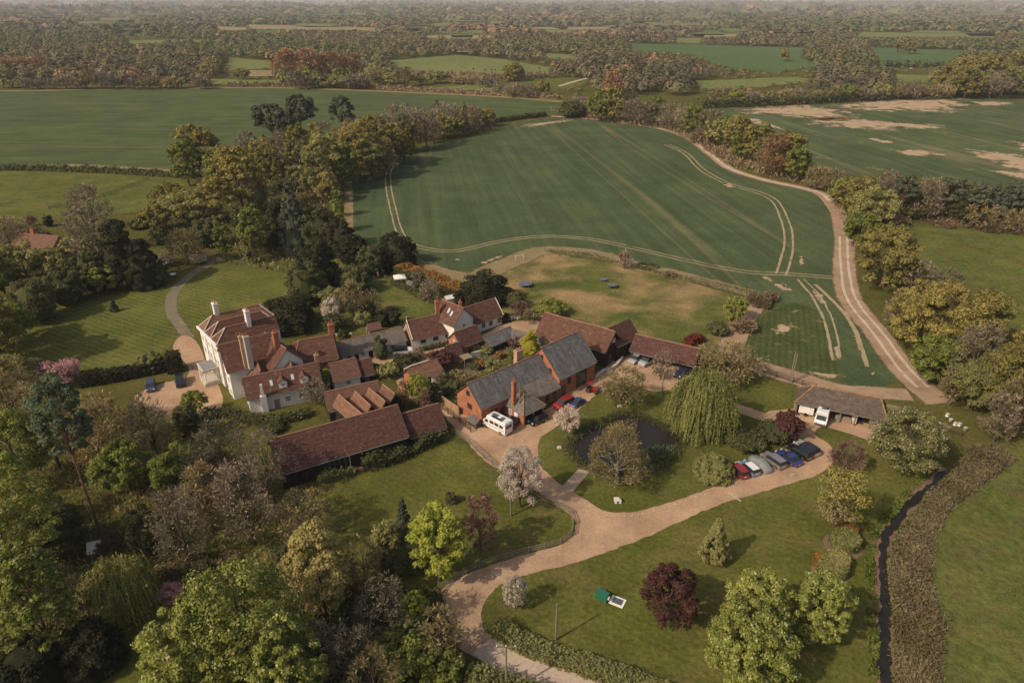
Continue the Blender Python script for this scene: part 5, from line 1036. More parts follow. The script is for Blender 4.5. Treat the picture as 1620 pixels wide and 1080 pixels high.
# single trees standing in the far fields, and the hedgerow oaks beyond the left field
Y_ = 'beyond the left crop field'
for a in [('oak', 813, 130, 97, 42), ('oak', 858, 152, 125, 28), ('oak', 1240, 98, 76, 18), ('oak', 1419, 83, 62, 16), ('oak', 1438, 86, 64, 24), ('oak', 384, 127, 106, 28), ('oak', 317, 138, 110, 34), ('rust', 455, 130, 76, 46), ('rust', 490, 130, 74, 50), ('rust', 525, 128, 80, 46), ('rust', 560, 126, 82, 40), ('green', 485, 138, 104, 42), ('green', 540, 138, 104, 30), ('olive', 560, 138, 110, 30), ('green', 455, 137, 112, 30), ('fir', 318, 110, 85, 16), ('dark', 340, 110, 86, 26), ('oak', 340, 118, 88, 34), ('rust', 70, 120, 88, 34), ('rust', 40, 120, 90, 40), ('rust', 10, 122, 92, 40), ('rust', 565, 60, 60, 1)][:-1]:
    tree(*a, lm=Y_)
for i in range(34):
    x = 8 + i * 19 + rng.uniform(-6, 6)
    if 340 < x < 440 or x > 600: continue
    tree(['bare', 'bare', 'olive', 'bud', 'olive', 'bare'][int(rng.integers(0, 6))], x, 141, 141 - rng.uniform(16, 30), rng.uniform(26, 40), lm=Y_)
for x, yb, yt, w_, k in [(620, 138, 112, 30, 'olive'), (640, 138, 108, 34, 'bud'), (665, 136, 118, 30, 'olive'), (690, 134, 112, 40, 'olive'), (600, 134, 105, 36, 'bud'), (745, 133, 122, 50, 'bud'), (770, 138, 122, 36, 'bare'), (812, 154, 130, 36, 'bare'), (835, 155, 133, 34, 'bare'), (790, 150, 132, 30, 'bare'), (725, 133, 121, 30, 'bud'), (610, 118, 98, 28, 'bud'), (645, 118, 104, 16, 'olive')]:
    tree(k, x, yb, yt, w_, lm='in the hedge below the cow pasture')
def letters():
    by = {}
    for T, d, lm, x in REG: by.setdefault((d, lm), []).append((x, T))
    for (d, lm), L in by.items():
        L.sort(key=lambda e: e[0])
        for i, (x, T) in enumerate(L):
            T['label'] = f'{d} {lm}' + (f', {ordn(i)} from left' if len(L) > 1 else '')
            if len(L) > 1 and 'group' not in T: T['group'] = ('trees ' if T['category'] == 'tree' else 'shrubs ') + lm
letters()
# ---- merged far woodland (nobody could count it)
FBB = [(min(p[0] for p in P_), max(p[0] for p in P_), min(p[1] for p in P_), max(p[1] for p in P_), P_) for P_, _ in FAR]
def in_far(x, y):
    for x0, x1, y0, y1, P_ in FBB:
        if x0 <= x <= x1 and y0 <= y <= y1 and inpoly(x, y, P_): return True
    if y < 120: return False
    return inpoly(x, y, [(-900, 142), (0, 142), (500, 139), (880, 158), (900, 190), (-900, 300)]) or inpoly(x, y, [(870, 137), (929, 124), (935, 130), (890, 142)])
def far_wood(y0, y1, name, label, seed, step, leaves, excl=None, dark=.07, rust=.015):
    r = np.random.default_rng(seed); Vs = {}; d0, d1 = G(810, y1)[1], G(810, y0)[1]; Y = d0
    while Y < d1:
        st = step * max(1, Y / 1400) ; half = Y * 1.0
        for X in np.arange(-half, half, st):
            q = np.array([X + r.uniform(-.5, .5) * st, Y + r.uniform(-.5, .5) * st * 1.2]); x, y = proj(q)
            if r.uniform() < .06: continue
            u = r.uniform(); big = 5 + 3 * math.sin(q[0] * .004 + q[1] * .002)
            sz = r.uniform(.6, 1.35); Hh = 10.5 * sz + r.uniform(-1, 2); Rw = st * .56 * sz
            if excl and excl(x, y): continue
            bad = False
            for z in (0, Hh * .5, Hh * .95):
                px, py = proj(q, z); e = Rw * FPX / depth(q, z) * .7
                if in_far(px, py) or in_far(px - e, py) or in_far(px + e, py): bad = True; break
            if bad:
                if not in_far(x, y) and r.uniform() < .5: Hh = 2.5; Rw = min(Rw, 3)
                else: continue
            n = int(max(6, leaves * min(1.5, 1000 / Y) if leaves > 50 else leaves)); d = rsph(n, r); d[:, 2] = np.abs(d[:, 2]) * 1.15 - .1
            lum = 1 + .25 * np.sin(3 * np.arctan2(d[:, 1], d[:, 0]) + u * 9)
            cc = np.array([q[0], q[1], Hh * .45]) + d * np.array([Rw, Rw, Hh * .55]) * (r.uniform(.7, 1.05, n) * lum)[:, None]
            zone = math.sin(q[0] * .0031 + 1.3) + math.sin(q[1] * .0042 + q[0] * .0017) + .8 * math.sin(q[0] * .011 + q[1] * .008) + r.normal(0, .45)
            mt = 'leaf_pine' if u < dark else 'far_rust' if u < dark + rust or zone > 2.15 else 'far_brown' if zone > 1.15 else 'leaf_far' if zone > -.35 else 'far_green'
            s = Rw * 2.2 / math.sqrt(n) * 1.2
            Vs.setdefault(mt, []).append((quads(cc, unit(d + np.array([0, 0, .35]) + r.normal(0, .1, d.shape)), s * r.uniform(.7, 1.2, n), .8, None, r), np.clip(r.uniform(-.12, .12, n) + r.uniform(.1, .9), 0, 1)))
        Y += st * .9
    for mt, L in Vs.items():
        V = np.concatenate([a for a, b in L]); rv = np.concatenate([b for a, b in L])
        nm = {'leaf_pine': 'dark conifers', 'far_rust': 'rusty budding trees', 'far_brown': 'bare brown trees', 'leaf_far': 'olive brown budding trees', 'far_green': 'green leafy trees'}[mt]
        tag(obj(name, quadmesh(name, V, rv, mt)), f'{nm} {label}', 'woodland', 'far woodland', 'stuff')
MID_EX = lambda x, y: (y > 133 and x < 900) or inpoly(x, y, [(1100, 150), (1640, 150), (1700, 200), (1140, 200)])
far_wood(60, 150, 'woodland', 'in the nearer half of the far countryside', 3, 12.5, 110, MID_EX)
far_wood(22, 60, 'distant_woodland', 'in the farther countryside', 5, 17, 26, None)
far_wood(6.5, 22, 'skyline_woodland', 'massed along the skyline', 6, 24, 9, None)

# ================================================================== HEDGES, REEDS, BRAMBLES
def hedge(label, px, width, height, mat, top_mat=None, s=.32, rough=.12, name='hedge', closed=False, world=None, lump=.15):
    P = catmull(world if world is not None else [G(*p) for p in px], closed, 1.0 if s < .6 else 4.0)
    if closed: P.append(P[0])
    P = np.array(P); L = np.r_[0, np.cumsum(np.linalg.norm(np.diff(P, axis=0), axis=1))]; o0 = P[0]
    T = thing(name, label, 'hedge', o0); r = rng; n = int(L[-1] * (width + 2 * height) / (s * s) * 2.2)
    n = min(n, 14000); t = r.uniform(0, L[-1], n); c = np.stack([np.interp(t, L, P[:, k]) for k in (0, 1)], 1)
    i = np.clip(np.searchsorted(L, t) - 1, 0, len(P) - 2); d = unit(P[i + 1] - P[i]); nn = np.stack([d[:, 1], -d[:, 0]], 1)
    hm = height * (1 + lump * np.sin(t * .9) * np.sin(t * .37 + 1)); a = r.uniform(0, width + 2 * height, n); Z = np.empty(n); S = np.empty(n); NR = np.zeros((n, 3))
    l = a < height; rr = a > height + width; tp = ~(l | rr)
    Z[l] = a[l] / height * hm[l]; S[l] = -width / 2; Z[rr] = (a[rr] - height - width) / height * hm[rr]; S[rr] = width / 2; Z[tp] = hm[tp]; S[tp] = a[tp] - height - width / 2
    NR[:, :2] = nn * np.sign(S + 1e-6)[:, None]; NR[tp] = (0, 0, 1)
    pt = np.c_[c + nn * S[:, None], Z] + r.normal(0, rough, (n, 3)); pt[:, 2] = np.clip(pt[:, 2], .05, None); pt[:, :2] -= o0
    V = quads(pt, unit(NR + r.normal(0, .35, (n, 3))), s * r.uniform(.7, 1.2, n), .8)
    rv = r.uniform(0, 1, n)
    if top_mat:
        V4 = V.reshape(-1, 4, 3); obj('clipped_top', quadmesh('top', V4[tp].reshape(-1, 3), rv[tp], top_mat), T); obj('foliage', quadmesh('foliage', V4[~tp].reshape(-1, 3), rv[~tp], mat), T)
    else: obj('foliage', quadmesh('foliage', V, rv, mat), T)
    m = MB((o0[0], o0[1], 0)); k = 0; w2 = width / 2 * .86
    pr = []
    for j in range(0, len(P)):
        dd = P[min(j + 1, len(P) - 1)] - P[max(j - 1, 0)]; dd = dd / (np.linalg.norm(dd) + 1e-9); q_ = np.array([dd[1], -dd[0]]); h_ = height * .88 * (1 + lump * math.sin(L[j] * .9) * math.sin(L[j] * .37 + 1))
        pr.append([m.V(p3(P[j] - q_ * w2, 0)), m.V(p3(P[j] - q_ * w2, h_)), m.V(p3(P[j] + q_ * w2, h_)), m.V(p3(P[j] + q_ * w2, 0))])
    for A, B in zip(pr, pr[1:]):
        for x in range(3): m.f.append([A[x], A[x + 1], B[x + 1], B[x]])
    m.f.append(pr[0][::-1]); m.f.append(pr[-1])
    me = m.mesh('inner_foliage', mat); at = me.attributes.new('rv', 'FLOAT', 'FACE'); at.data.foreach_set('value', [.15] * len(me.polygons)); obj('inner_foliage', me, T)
    return T
hedge('long dark clipped hedge between the manor lawn and the forecourt grass', [(130, 610), (200, 598), (262, 585)], 2.6, 2.4, 'leaf_yew')
hedge('short tall clipped dark hedge block beside the manor forecourt', [(266, 588), (290, 584)], 3.0, 3.6, 'leaf_yew')
hedge('long bushy olive hedge curving along the concrete lane at the bottom', [(788, 998), (812, 1016), (860, 1036), (920, 1056), (985, 1078), (1060, 1108), (1150, 1148)], 2.2, 1.3, 'leaf_olive', s=.24, rough=.14, lump=.15)
hedge('thick hedge at the bottom edge below the drive bend', [(735, 1098), (790, 1112), (850, 1132), (950, 1170)], 4.5, 2.4, 'leaf_olive', rough=.25)
hedge('wide hedge with bright russet orange clipped top behind the back garden', [(632, 432), (662, 441), (700, 455), (738, 476)], 4.6, 2.6, 'leaf_dark', 'leaf_russet', s=.4)
hedge('low dark clipped hedge in front of the white canopy', [(621, 449), (645, 460), (676, 476)], 1.6, 1.3, 'leaf_dark', s=.35)
hedge('low field hedge along the foot of the left crop field', [(-500, 268), (0, 269), (100, 271), (200, 275), (300, 282)], 3, 2.0, 'leaf_dark', s=.7, rough=.4, lump=.3)
hedge('dark low hedge between the left and middle crop fields', [(765, 197), (800, 192), (862, 184)], 4, 2.5, 'leaf_dark', s=.8, rough=.4, lump=.3)
hedge('field hedge along the far edge of the left crop field', [(360, 137.5), (440, 136), (560, 139), (650, 144), (760, 150), (885, 157)], 4, 2.6, 'leaf_bramble', s=1.4, rough=.6, lump=.4)
hedge('dark hedge under the trees behind the bare field', [(1110, 171), (1250, 166), (1400, 158), (1500, 152), (1640, 156)], 6, 4.5, 'leaf_dark', s=1.4, rough=.8, lump=.4)
hedge('dark thorn hedge at the foot of the cow pasture', [(600, 118), (680, 121), (780, 125), (880, 124)], 5, 4, 'leaf_bramble', s=1.8, rough=1, lump=.6)
hedge('thin hedge of small bushes in the far right green field', [(1400, 107), (1440, 107), (1490, 107)], 5, 4, 'leaf_dark', s=1.8, rough=1.2, lump=.9)
hedge('bushy hedge between the dormer cottage garden and the gravel forecourt', [(318, 668), (360, 655), (400, 668), (440, 668), (490, 656)], 2.0, 1.1, 'leaf_dark', rough=.25, lump=.3)
hedge('low red leaved hedge at the paddock corner', [(1088, 547), (1108, 538)], 2.2, 1.6, 'leaf_redbush', rough=.2)
hedge('narrow garden hedge in the cottage garden', [(735, 545), (745, 560), (765, 552)], 1.5, 1.6, 'leaf_dark')
hedge('clipped hedge below the garden wing', [(664, 556), (690, 550), (712, 545)], .9, .8, 'leaf_dark')
hedge('green shrub border along the foot of the long black barn', [(505, 764), (530, 757), (560, 748)], 1.4, 1.1, 'leaf_olive', rough=.25, lump=.5)
hedge('dense shrub border between the long barn and its annex', [(575, 742), (615, 732), (648, 718), (675, 706), (700, 694)], 1.8, 1.7, 'leaf_dark', rough=.3, lump=.6)
hedge('yew hedge screening the forecourt from the front left wood', [(215, 655), (240, 668), (275, 676), (320, 672)], 2, 1.6, 'leaf_olive', rough=.3, lump=.4)
# round drum hedges with an orange companion
def drum(label, x, y, rad, h, mat, name='round_hedge', s=.26, cat='hedge'):
    q = G(x, y); T = thing(name, label, cat, q); r = rng; n = int((2 * math.pi * rad * h + math.pi * rad * rad) / (s * s) * 3)
    sd = r.uniform(size=n) < (2 * h) / (2 * h + rad); a = r.uniform(0, 2 * np.pi, n); rr = np.where(sd, rad, rad * np.sqrt(r.uniform(size=n))); z = np.where(sd, r.uniform(0, h, n), h)
    nr = np.where(sd[:, None], np.stack([np.cos(a), np.sin(a), 0 * a], 1), np.array([0, 0, 1.])); c = np.stack([rr * np.cos(a), rr * np.sin(a), z], 1) + r.normal(0, .05, (n, 3))
    obj('foliage', quadmesh('foliage', quads(c, unit(nr + r.normal(0, .3, (n, 3))), s * r.uniform(.7, 1.2, n), .8), r.uniform(0, 1, n), mat), T)
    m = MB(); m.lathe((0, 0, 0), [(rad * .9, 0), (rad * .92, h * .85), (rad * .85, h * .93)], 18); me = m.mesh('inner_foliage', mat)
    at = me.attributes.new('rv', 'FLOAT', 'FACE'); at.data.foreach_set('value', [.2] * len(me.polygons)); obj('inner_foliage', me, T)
drum('upper of the clipped round hedges beside the stream lawn', 1335, 862, 2.0, 1.7, 'leaf_olive'); drum('middle clipped round hedge on the stream lawn, in front of its paler twin', 1316, 907, 1.8, 1.7, 'leaf_olive')
drum('pale clipped round hedge half hidden behind the middle one', 1322, 896, 1.6, 1.7, 'leaf_gold'); drum('lowest clipped round hedge beside the round green tree', 1311, 948, 1.9, 1.7, 'leaf_olive')
drum('orange leaved clipped bush behind the upper round hedge', 1337, 842, 1.6, 1.2, 'leaf_russet', 'clipped_bush', cat='shrub'); drum('orange leaved clipped bush left of the middle round hedge', 1297, 892, 1.1, 1.2, 'leaf_russet', 'clipped_bush', cat='shrub')
for x, y, rad in ((1335, 862, 2.5), (1315, 906, 2.3), (1311, 948, 2.4)):
    c = G(x, y); sheet('round_bed', [(c[0] + rad * math.cos(a) - .3, c[1] + rad * math.sin(a) - .2) for a in np.linspace(0, 6.0, 14)], .05, 'border_soil', 1, .03, .2, world=True)
def stuff(name, label, cat, c, mat, s, d=None, asp=.3, wide=None):
    r = rng; n = len(c); d = unit(r.normal(0, .5, (n, 3)) + np.array([0, 0, 1.])) if d is None else d
    nr = unit(np.cross(d, r.normal(size=(n, 3)))); lv = .5 + .25 * np.sin(c[:, 0] * .35 + 2 * np.sin(c[:, 1] * .21)) + .25 * np.sin(c[:, 1] * .5 + c[:, 0] * .8); return tag(obj(name, quadmesh(name, quads(c, nr, s * r.uniform(.6, 1.3, n), asp, d), np.clip(lv * .7 + r.uniform(-.25, .5, n), 0, 1), mat)), label, cat, kind='stuff')
def scatter(poly, n, zf, world=False):
    W = [np.array(p) if world else G(*p) for p in poly]; xs = [p[0] for p in W]; ys = [p[1] for p in W]; out = []
    while len(out) < n:
        q = np.c_[rng.uniform(min(xs), max(xs), 4000), rng.uniform(min(ys), max(ys), 4000)]
        out += [p for p in q if inpoly(p[0], p[1], W)]
    q = np.array(out[:n]); return np.c_[q, rng.uniform(0, 1, n) ** 1.5 * zf(q)]
lumpy = lambda q: .5 + .45 * np.sin(q[:, 0] * 1.3 + np.sin(q[:, 1])) * np.sin(q[:, 1] * .9 + 1) + .3 * np.sin(q[:, 0] * .5) + .25 * np.sin(q[:, 0] * 3.1 + q[:, 1] * 2.3)
BR = [(1530, 712), (1570, 705), (1600, 730), (1545, 770), (1500, 800), (1470, 850), (1462, 900), (1468, 950), (1480, 1000), (1478, 1090), (1484, 1200), (1418, 1200), (1412, 1080), (1410, 990), (1406, 930), (1404, 880), (1415, 848), (1440, 815), (1470, 780), (1500, 755)]
c = scatter(BR, 42000, lambda q: .35 + 1.1 * np.clip(lumpy(q), .15, 1.4))
c[:, 0] += .5 + rng.normal(0, .45, len(c)); stuff('brambles', 'tangled brown bramble thicket along the far bank of the stream', 'brambles', c, 'leaf_bramble', .34, unit(rng.normal(0, 1, (len(c), 3)) + np.array([.3, 0, .4])), .28)
c = scatter(BR, 9000, lambda q: .3 + .9 * np.clip(lumpy(q), .15, 1.4)); stuff('bramble_leaves', 'green weeds growing through the brambles by the stream', 'weeds', c, 'leaf_olive', .3, None, .6)
SP_ = catmull([G(*p) for p in STREAM], False, .25); r = rng
def bank(side, n, h, lo, hi):
    i = r.integers(0, len(SP_) - 1, n); P = np.array(SP_); d = unit(P[i + 1] - P[i]); nn = np.stack([d[:, 1], -d[:, 0]], 1); q = P[i] + nn * side * r.uniform(lo, hi, n)[:, None]; return np.c_[q, r.uniform(0, h, n) * (.6 + .4 * np.sin(P[i][:, 1] * 2))]
c = np.r_[bank(-1, 4500, .28, .7, 2.0), bank(1, 5500, .55, .8, 2.2)]; c = c[(np.sin(c[:, 1] * .55 + 1) + np.sin(c[:, 1] * 1.7 + c[:, 0]) + rng.normal(0, .5, len(c))) > -.3];  stuff('bank_weeds', 'rank green weeds on both banks of the dark stream', 'weeds', c, 'leaf_green', .34, None, .5)
PP = np.array(catmull([G(*p) for p in POND], True, .3)); n = 7000; i = r.integers(0, len(PP), n); ctr = PP.mean(0); out = unit(PP[i] - ctr)
c = np.c_[PP[i] + out * r.normal(.25, .55, n)[:, None], r.uniform(0, .7, n) * (.7 + .5 * np.sin(i * .06)[:]).clip(.2)]; stuff('reeds', 'ragged reeds and rushes round the edge of the pond', 'reeds', c, 'leaf_reed', .45, None, .22)
c = scatter([(985, 740), (1010, 712), (1040, 704), (1074, 706), (1048, 737), (1010, 754), (985, 753)], 4200, lambda q: .35 + 0 * q[:, 0]); stuff('pond_plants', 'grey brown water plants in the right hand shallows of the pond', 'water plants', c, 'leaf_greyblue', .3, None, .35)
c = scatter([(960, 668), (1010, 662), (1005, 690), (975, 700), (950, 690)], 1500, lambda q: .2 + 0 * q[:, 0]); stuff('pond_plants', 'dark brown water plants at the back of the pond', 'water plants', c, 'leaf_bramble', .3, None, .35)
c = scatter([(1540, 770), (1620, 690), (1900, 690), (1900, 1200), (1500, 1200), (1490, 1000), (1475, 900), (1490, 820)], 18000, lambda q: .1 + .12 * np.clip(lumpy(q), 0, 1)); stuff('tussocks', 'rough grass tussocks in the lower right meadow', 'grass', c, 'far_green', .17, None, .5)
UW = [(-150, 620), (60, 640), (200, 660), (260, 690), (360, 700), (470, 800), (470, 850), (400, 930), (300, 930), (180, 900), (150, 1000), (100, 1200), (-300, 1200)]
c = scatter(UW, 15000, lambda q: .2 + .7 * np.clip(lumpy(q), .1, 1.5)); stuff('undergrowth', 'low brown and green undergrowth covering the floor of the front left wood', 'undergrowth', c, 'twig_bud', .55, None, .3)
c = scatter([(430, 930), (560, 920), (700, 940), (715, 1000), (740, 1060), (760, 1200), (400, 1200), (430, 1000)], 12000, lambda q: .3 + 1.3 * np.clip(lumpy(q), .1, 1.5)); stuff('undergrowth', 'dark undergrowth beneath the trees left of the drive bend', 'undergrowth', c, 'leaf_dark', .5, None, .4)
c = scatter([(240, 350), (420, 250), (780, 185), (780, 205), (600, 240), (550, 290), (550, 420), (620, 440), (520, 450), (280, 400)], 9000, lambda q: .5 + 1.8 * np.clip(lumpy(q), .1, 1.5)); stuff('undergrowth', 'brown undergrowth on the floor of the wood beyond the manor', 'undergrowth', c, 'leaf_bramble', 1.0, None, .4)
c = scatter([(870, 175), (960, 175), (1150, 225), (1280, 280), (1310, 300), (1290, 300), (1150, 262), (1100, 228), (1050, 205), (940, 192)], 5000, lambda q: 1 + 2.2 * np.clip(lumpy(q), .1, 1.5)); stuff('undergrowth', 'scrubby undergrowth along the belt of trees beside the crop field', 'undergrowth', c, 'leaf_bramble', 1.3, None, .4)
c = scatter([(560, 600), (640, 575), (720, 560), (800, 545), (850, 548), (850, 580), (760, 640), (720, 655), (690, 620), (640, 600)], 9000, lambda q: .15 + .7 * np.clip(lumpy(q), .0, 1.5)); stuff('garden_planting', 'mixed low planting in the cottage garden beds', 'garden plants', c, 'leaf_olive', .3, None, .5)
c = scatter([(850, 195), (1050, 430), (1200, 462), (1190, 470), (1000, 424), (940, 402), (870, 396), (862, 400)][1:], 2500, lambda q: .7 + 0 * q[:, 0]); stuff('long_grass', 'strip of long dry grass along the paddock boundary', 'long grass', c, 'leaf_reed', .5, None, .25)

# ================================================================== VEHICLES
def car(kind, paint, rear, front, label, L=4.3, W=1.78, H=1.47, roof_paint=None, cat='car', name='parked_car', group=None):
    r0, f0 = G(*rear), G(*front); c = (r0 + f0) / 2; d = f0 - r0; yaw = math.atan2(d[1], d[0]); T = thing(name, label, cat, c, group, z=.075, rz=yaw)
    PR = {'hatch': [(-.5, .62, 0), (-.485, .88, 0), (-.44, .95, .92), (-.36, .95, 1), (-.02, .93, 1), (.10, .93, .96), (.27, .92, 0), (.44, .78, 0), (.49, .62, 0), (.5, .45, 0)],
          'suv': [(-.5, .62, 0), (-.49, .92, 0), (-.455, .98, .95), (-.38, .98, 1), (.02, .96, 1), (.12, .96, .97), (.25, .96, 0), (.45, .86, 0), (.49, .7, 0), (.5, .5, 0)],
          'saloon': [(-.5, .6, 0), (-.485, .86, 0), (-.38, .90, 0), (-.24, .90, .95), (-.1, .9, 1), (.02, .9, .98), (.22, .88, 0), (.44, .72, 0), (.49, .58, 0), (.5, .42, 0)]}[kind]
    zs = .22; belt = H * .62; R_ = []
    for x, b, cab in PR:
        zb = belt * b / .95; hw = W / 2 * (1 - .10 * max(0, (abs(x) - .36) / .14) ** 2); zr = zb + (H - zb) * cab; hr_ = hw * (.80 if cab > 0 else .93)
        R_.append([(x * L, -hw * .94, zs), (x * L, -hw, zs + .25), (x * L, -hw * .985, zb), (x * L, -hr_, zr + (.0 if cab else .03)), (x * L, hr_, zr + (.0 if cab else .03)), (x * L, hw * .985, zb), (x * L, hw, zs + .25), (x * L, hw * .94, zs)])
    body, glass, top = MB(), MB(), MB()
    for (A, B, pa, pb) in zip(R_, R_[1:], PR, PR[1:]):
        for j in range(7):
            q = [A[j], B[j], B[j + 1], A[j + 1]]; ca, cb = pa[2], pb[2]
            if j in (2, 4) and (ca > 0 or cb > 0): tgt = glass
            elif j == 3 and (ca > 0) != (cb > 0): tgt = glass
            elif j == 3 and ca > 0 and cb > 0: tgt = top
            else: tgt = body
            tgt.face(q)
        body.face([A[7], B[7], B[0], A[0]])
    body.face(R_[0]); body.face(R_[-1][::-1])
    bo = body.build('body', 'paint_' + paint, T, True); top.build('roof_panel', 'paint_' + (roof_paint or paint), bo); glass.build('windows', 'glass', bo)
    for sx in (-.31, .31):
        for sy in (-1, 1):
            m = MB(); rr = .33
            m.tube([(sx * L, sy * (W / 2 - .2), rr), (sx * L, sy * (W / 2 + .01), rr)], rr, 14); wo = m.build('wheel', 'rubber', T)
            m = MB(); m.tube([(sx * L, sy * (W / 2 + .0), rr), (sx * L, sy * (W / 2 + .03), rr)], rr * .6, 10); m.build('rim', 'alloy', wo)
    for sy in (-1, 1):
        m = MB(); m.box((L * .475, sy * W * .36, .62), .14, .34, .15); m.build('headlight', 'headlamp', T)
        m = MB(); m.box((-L * .488, sy * W * .40, .72), .08, .22, .2); m.build('tail_light', 'tail_lamp', T)
        m = MB(); m.box((L * .14, sy * (W / 2 + .08), .92), .12, .18, .12); m.build('mirror', 'paint_black', T)
    m = MB(); m.box((-L * .5, 0, .5), .02, .5, .11); m.build('number_plate', 'headlamp', T)
    return T
PG = 'cars in the parking row'
car('hatch', 'red', (1176, 757), (1160, 740), 'bright red hatchback at the left end of the parking row', 3.9, 1.7, 1.45, group=PG)
car('hatch', 'lightblue', (1194, 753), (1174, 736), 'pale blue hatchback with a white roof in the parking row', 3.9, 1.72, 1.42, 'white', group=PG)
car('suv', 'brownsilver', (1233, 740), (1212, 725), 'silver brown car just right of the covered car', 4.5, 1.85, 1.55, group=PG)
car('saloon', 'blue', (1259, 736), (1235, 720), 'deep blue saloon in the parking row', 4.6, 1.85, 1.42, group=PG)
car('suv', 'black', (1276, 727), (1252, 712), 'black car between the deep blue and the grey cars', 4.4, 1.82, 1.55, group=PG)
car('hatch', 'silver', (1288, 721), (1263, 705), 'silver grey estate car at the right end of the parking row', 4.6, 1.85, 1.48, 'black', group=PG)
car('hatch', 'black', (860, 664), (842, 672), 'black hatchback parked in front of the dark garage doors', 3.9, 1.7, 1.45)
car('suv', 'black', (808, 677), (817, 666), 'black car mostly hidden behind the white camper van', 4.2, 1.75, 1.5)
car('suv', 'red', (903, 637), (881, 647), 'dark red car parked along the brick barn house', 4.5, 1.8, 1.6)
car('saloon', 'blue', (920, 637), (905, 645), 'small blue car beside the dark red car', 3.6, 1.6, 1.3)
car('hatch', 'silver', (1012, 567), (999, 576), 'pale silver hatchback left of the pair in front of the cart shed', 4.1, 1.75, 1.5, group='silver cars in the yard')
car('suv', 'silver', (1032, 571), (1015, 580), 'silver car with black roof right of the pair in front of the cart shed', 4.4, 1.85, 1.6, 'black', group='silver cars in the yard')
car('saloon', 'navy', (1086, 589), (1072, 598), 'dark navy car half under the willow at the yard edge', 4.4, 1.8, 1.42)
car('suv', 'white', (625, 560), (650, 557), 'white estate car parked in the yard below the stable range', 4.6, 1.85, 1.5, 'black')
car('suv', 'black', (286, 600), (287, 614), 'black off-roader on the gravel forecourt near the manor', 4.4, 1.85, 1.7); car('hatch', 'navy', (240, 608), (239, 621), 'dark car at the left edge of the gravel forecourt', 4.1, 1.75, 1.45)
# covered car
c0 = (G(1191, 727) + G(1214, 748)) / 2; d0 = G(1191, 727) - G(1214, 748); T = thing('covered_car', 'car under a grey fabric cover in the middle of the parking row', 'car', c0, PG, z=.075, rz=math.atan2(d0[1], d0[0]))
m = MB(); rings = []
for x, zt, hw in ((-2.3, .25, .55), (-2.2, .85, .8), (-1.5, 1.05, .93), (-.8, 1.38, .95), (.2, 1.42, .95), (1.0, 1.05, .95), (1.9, .9, .88), (2.25, .6, .7), (2.32, .2, .5)):
    rings.append([m.V((x, hw * sx * k + 0, zt * zz)) for sx, k, zz in ((-1, 1.04, .0), (-1, 1.03, .45), (-1, .92, .8), (-1, .6, .98), (0, 0, 1.02), (1, .6, .98), (1, .92, .8), (1, 1.03, .45), (1, 1.04, 0))])
for A, B in zip(rings, rings[1:]):
    for j in range(8): m.f.append([A[j], A[j + 1], B[j + 1], B[j]])
m.f.append(rings[0][::-1]); m.f.append(rings[-1]); m.build('cover', 'canvas_grey', T, True)
m = MB(); m.tube([(-.6, -1.0, .5), (-.6, -.9, 1.2), (-.6, 0, 1.46), (-.6, .9, 1.2), (-.6, 1.0, .5)], .02, 4); m.build('strap', 'rubber', T)
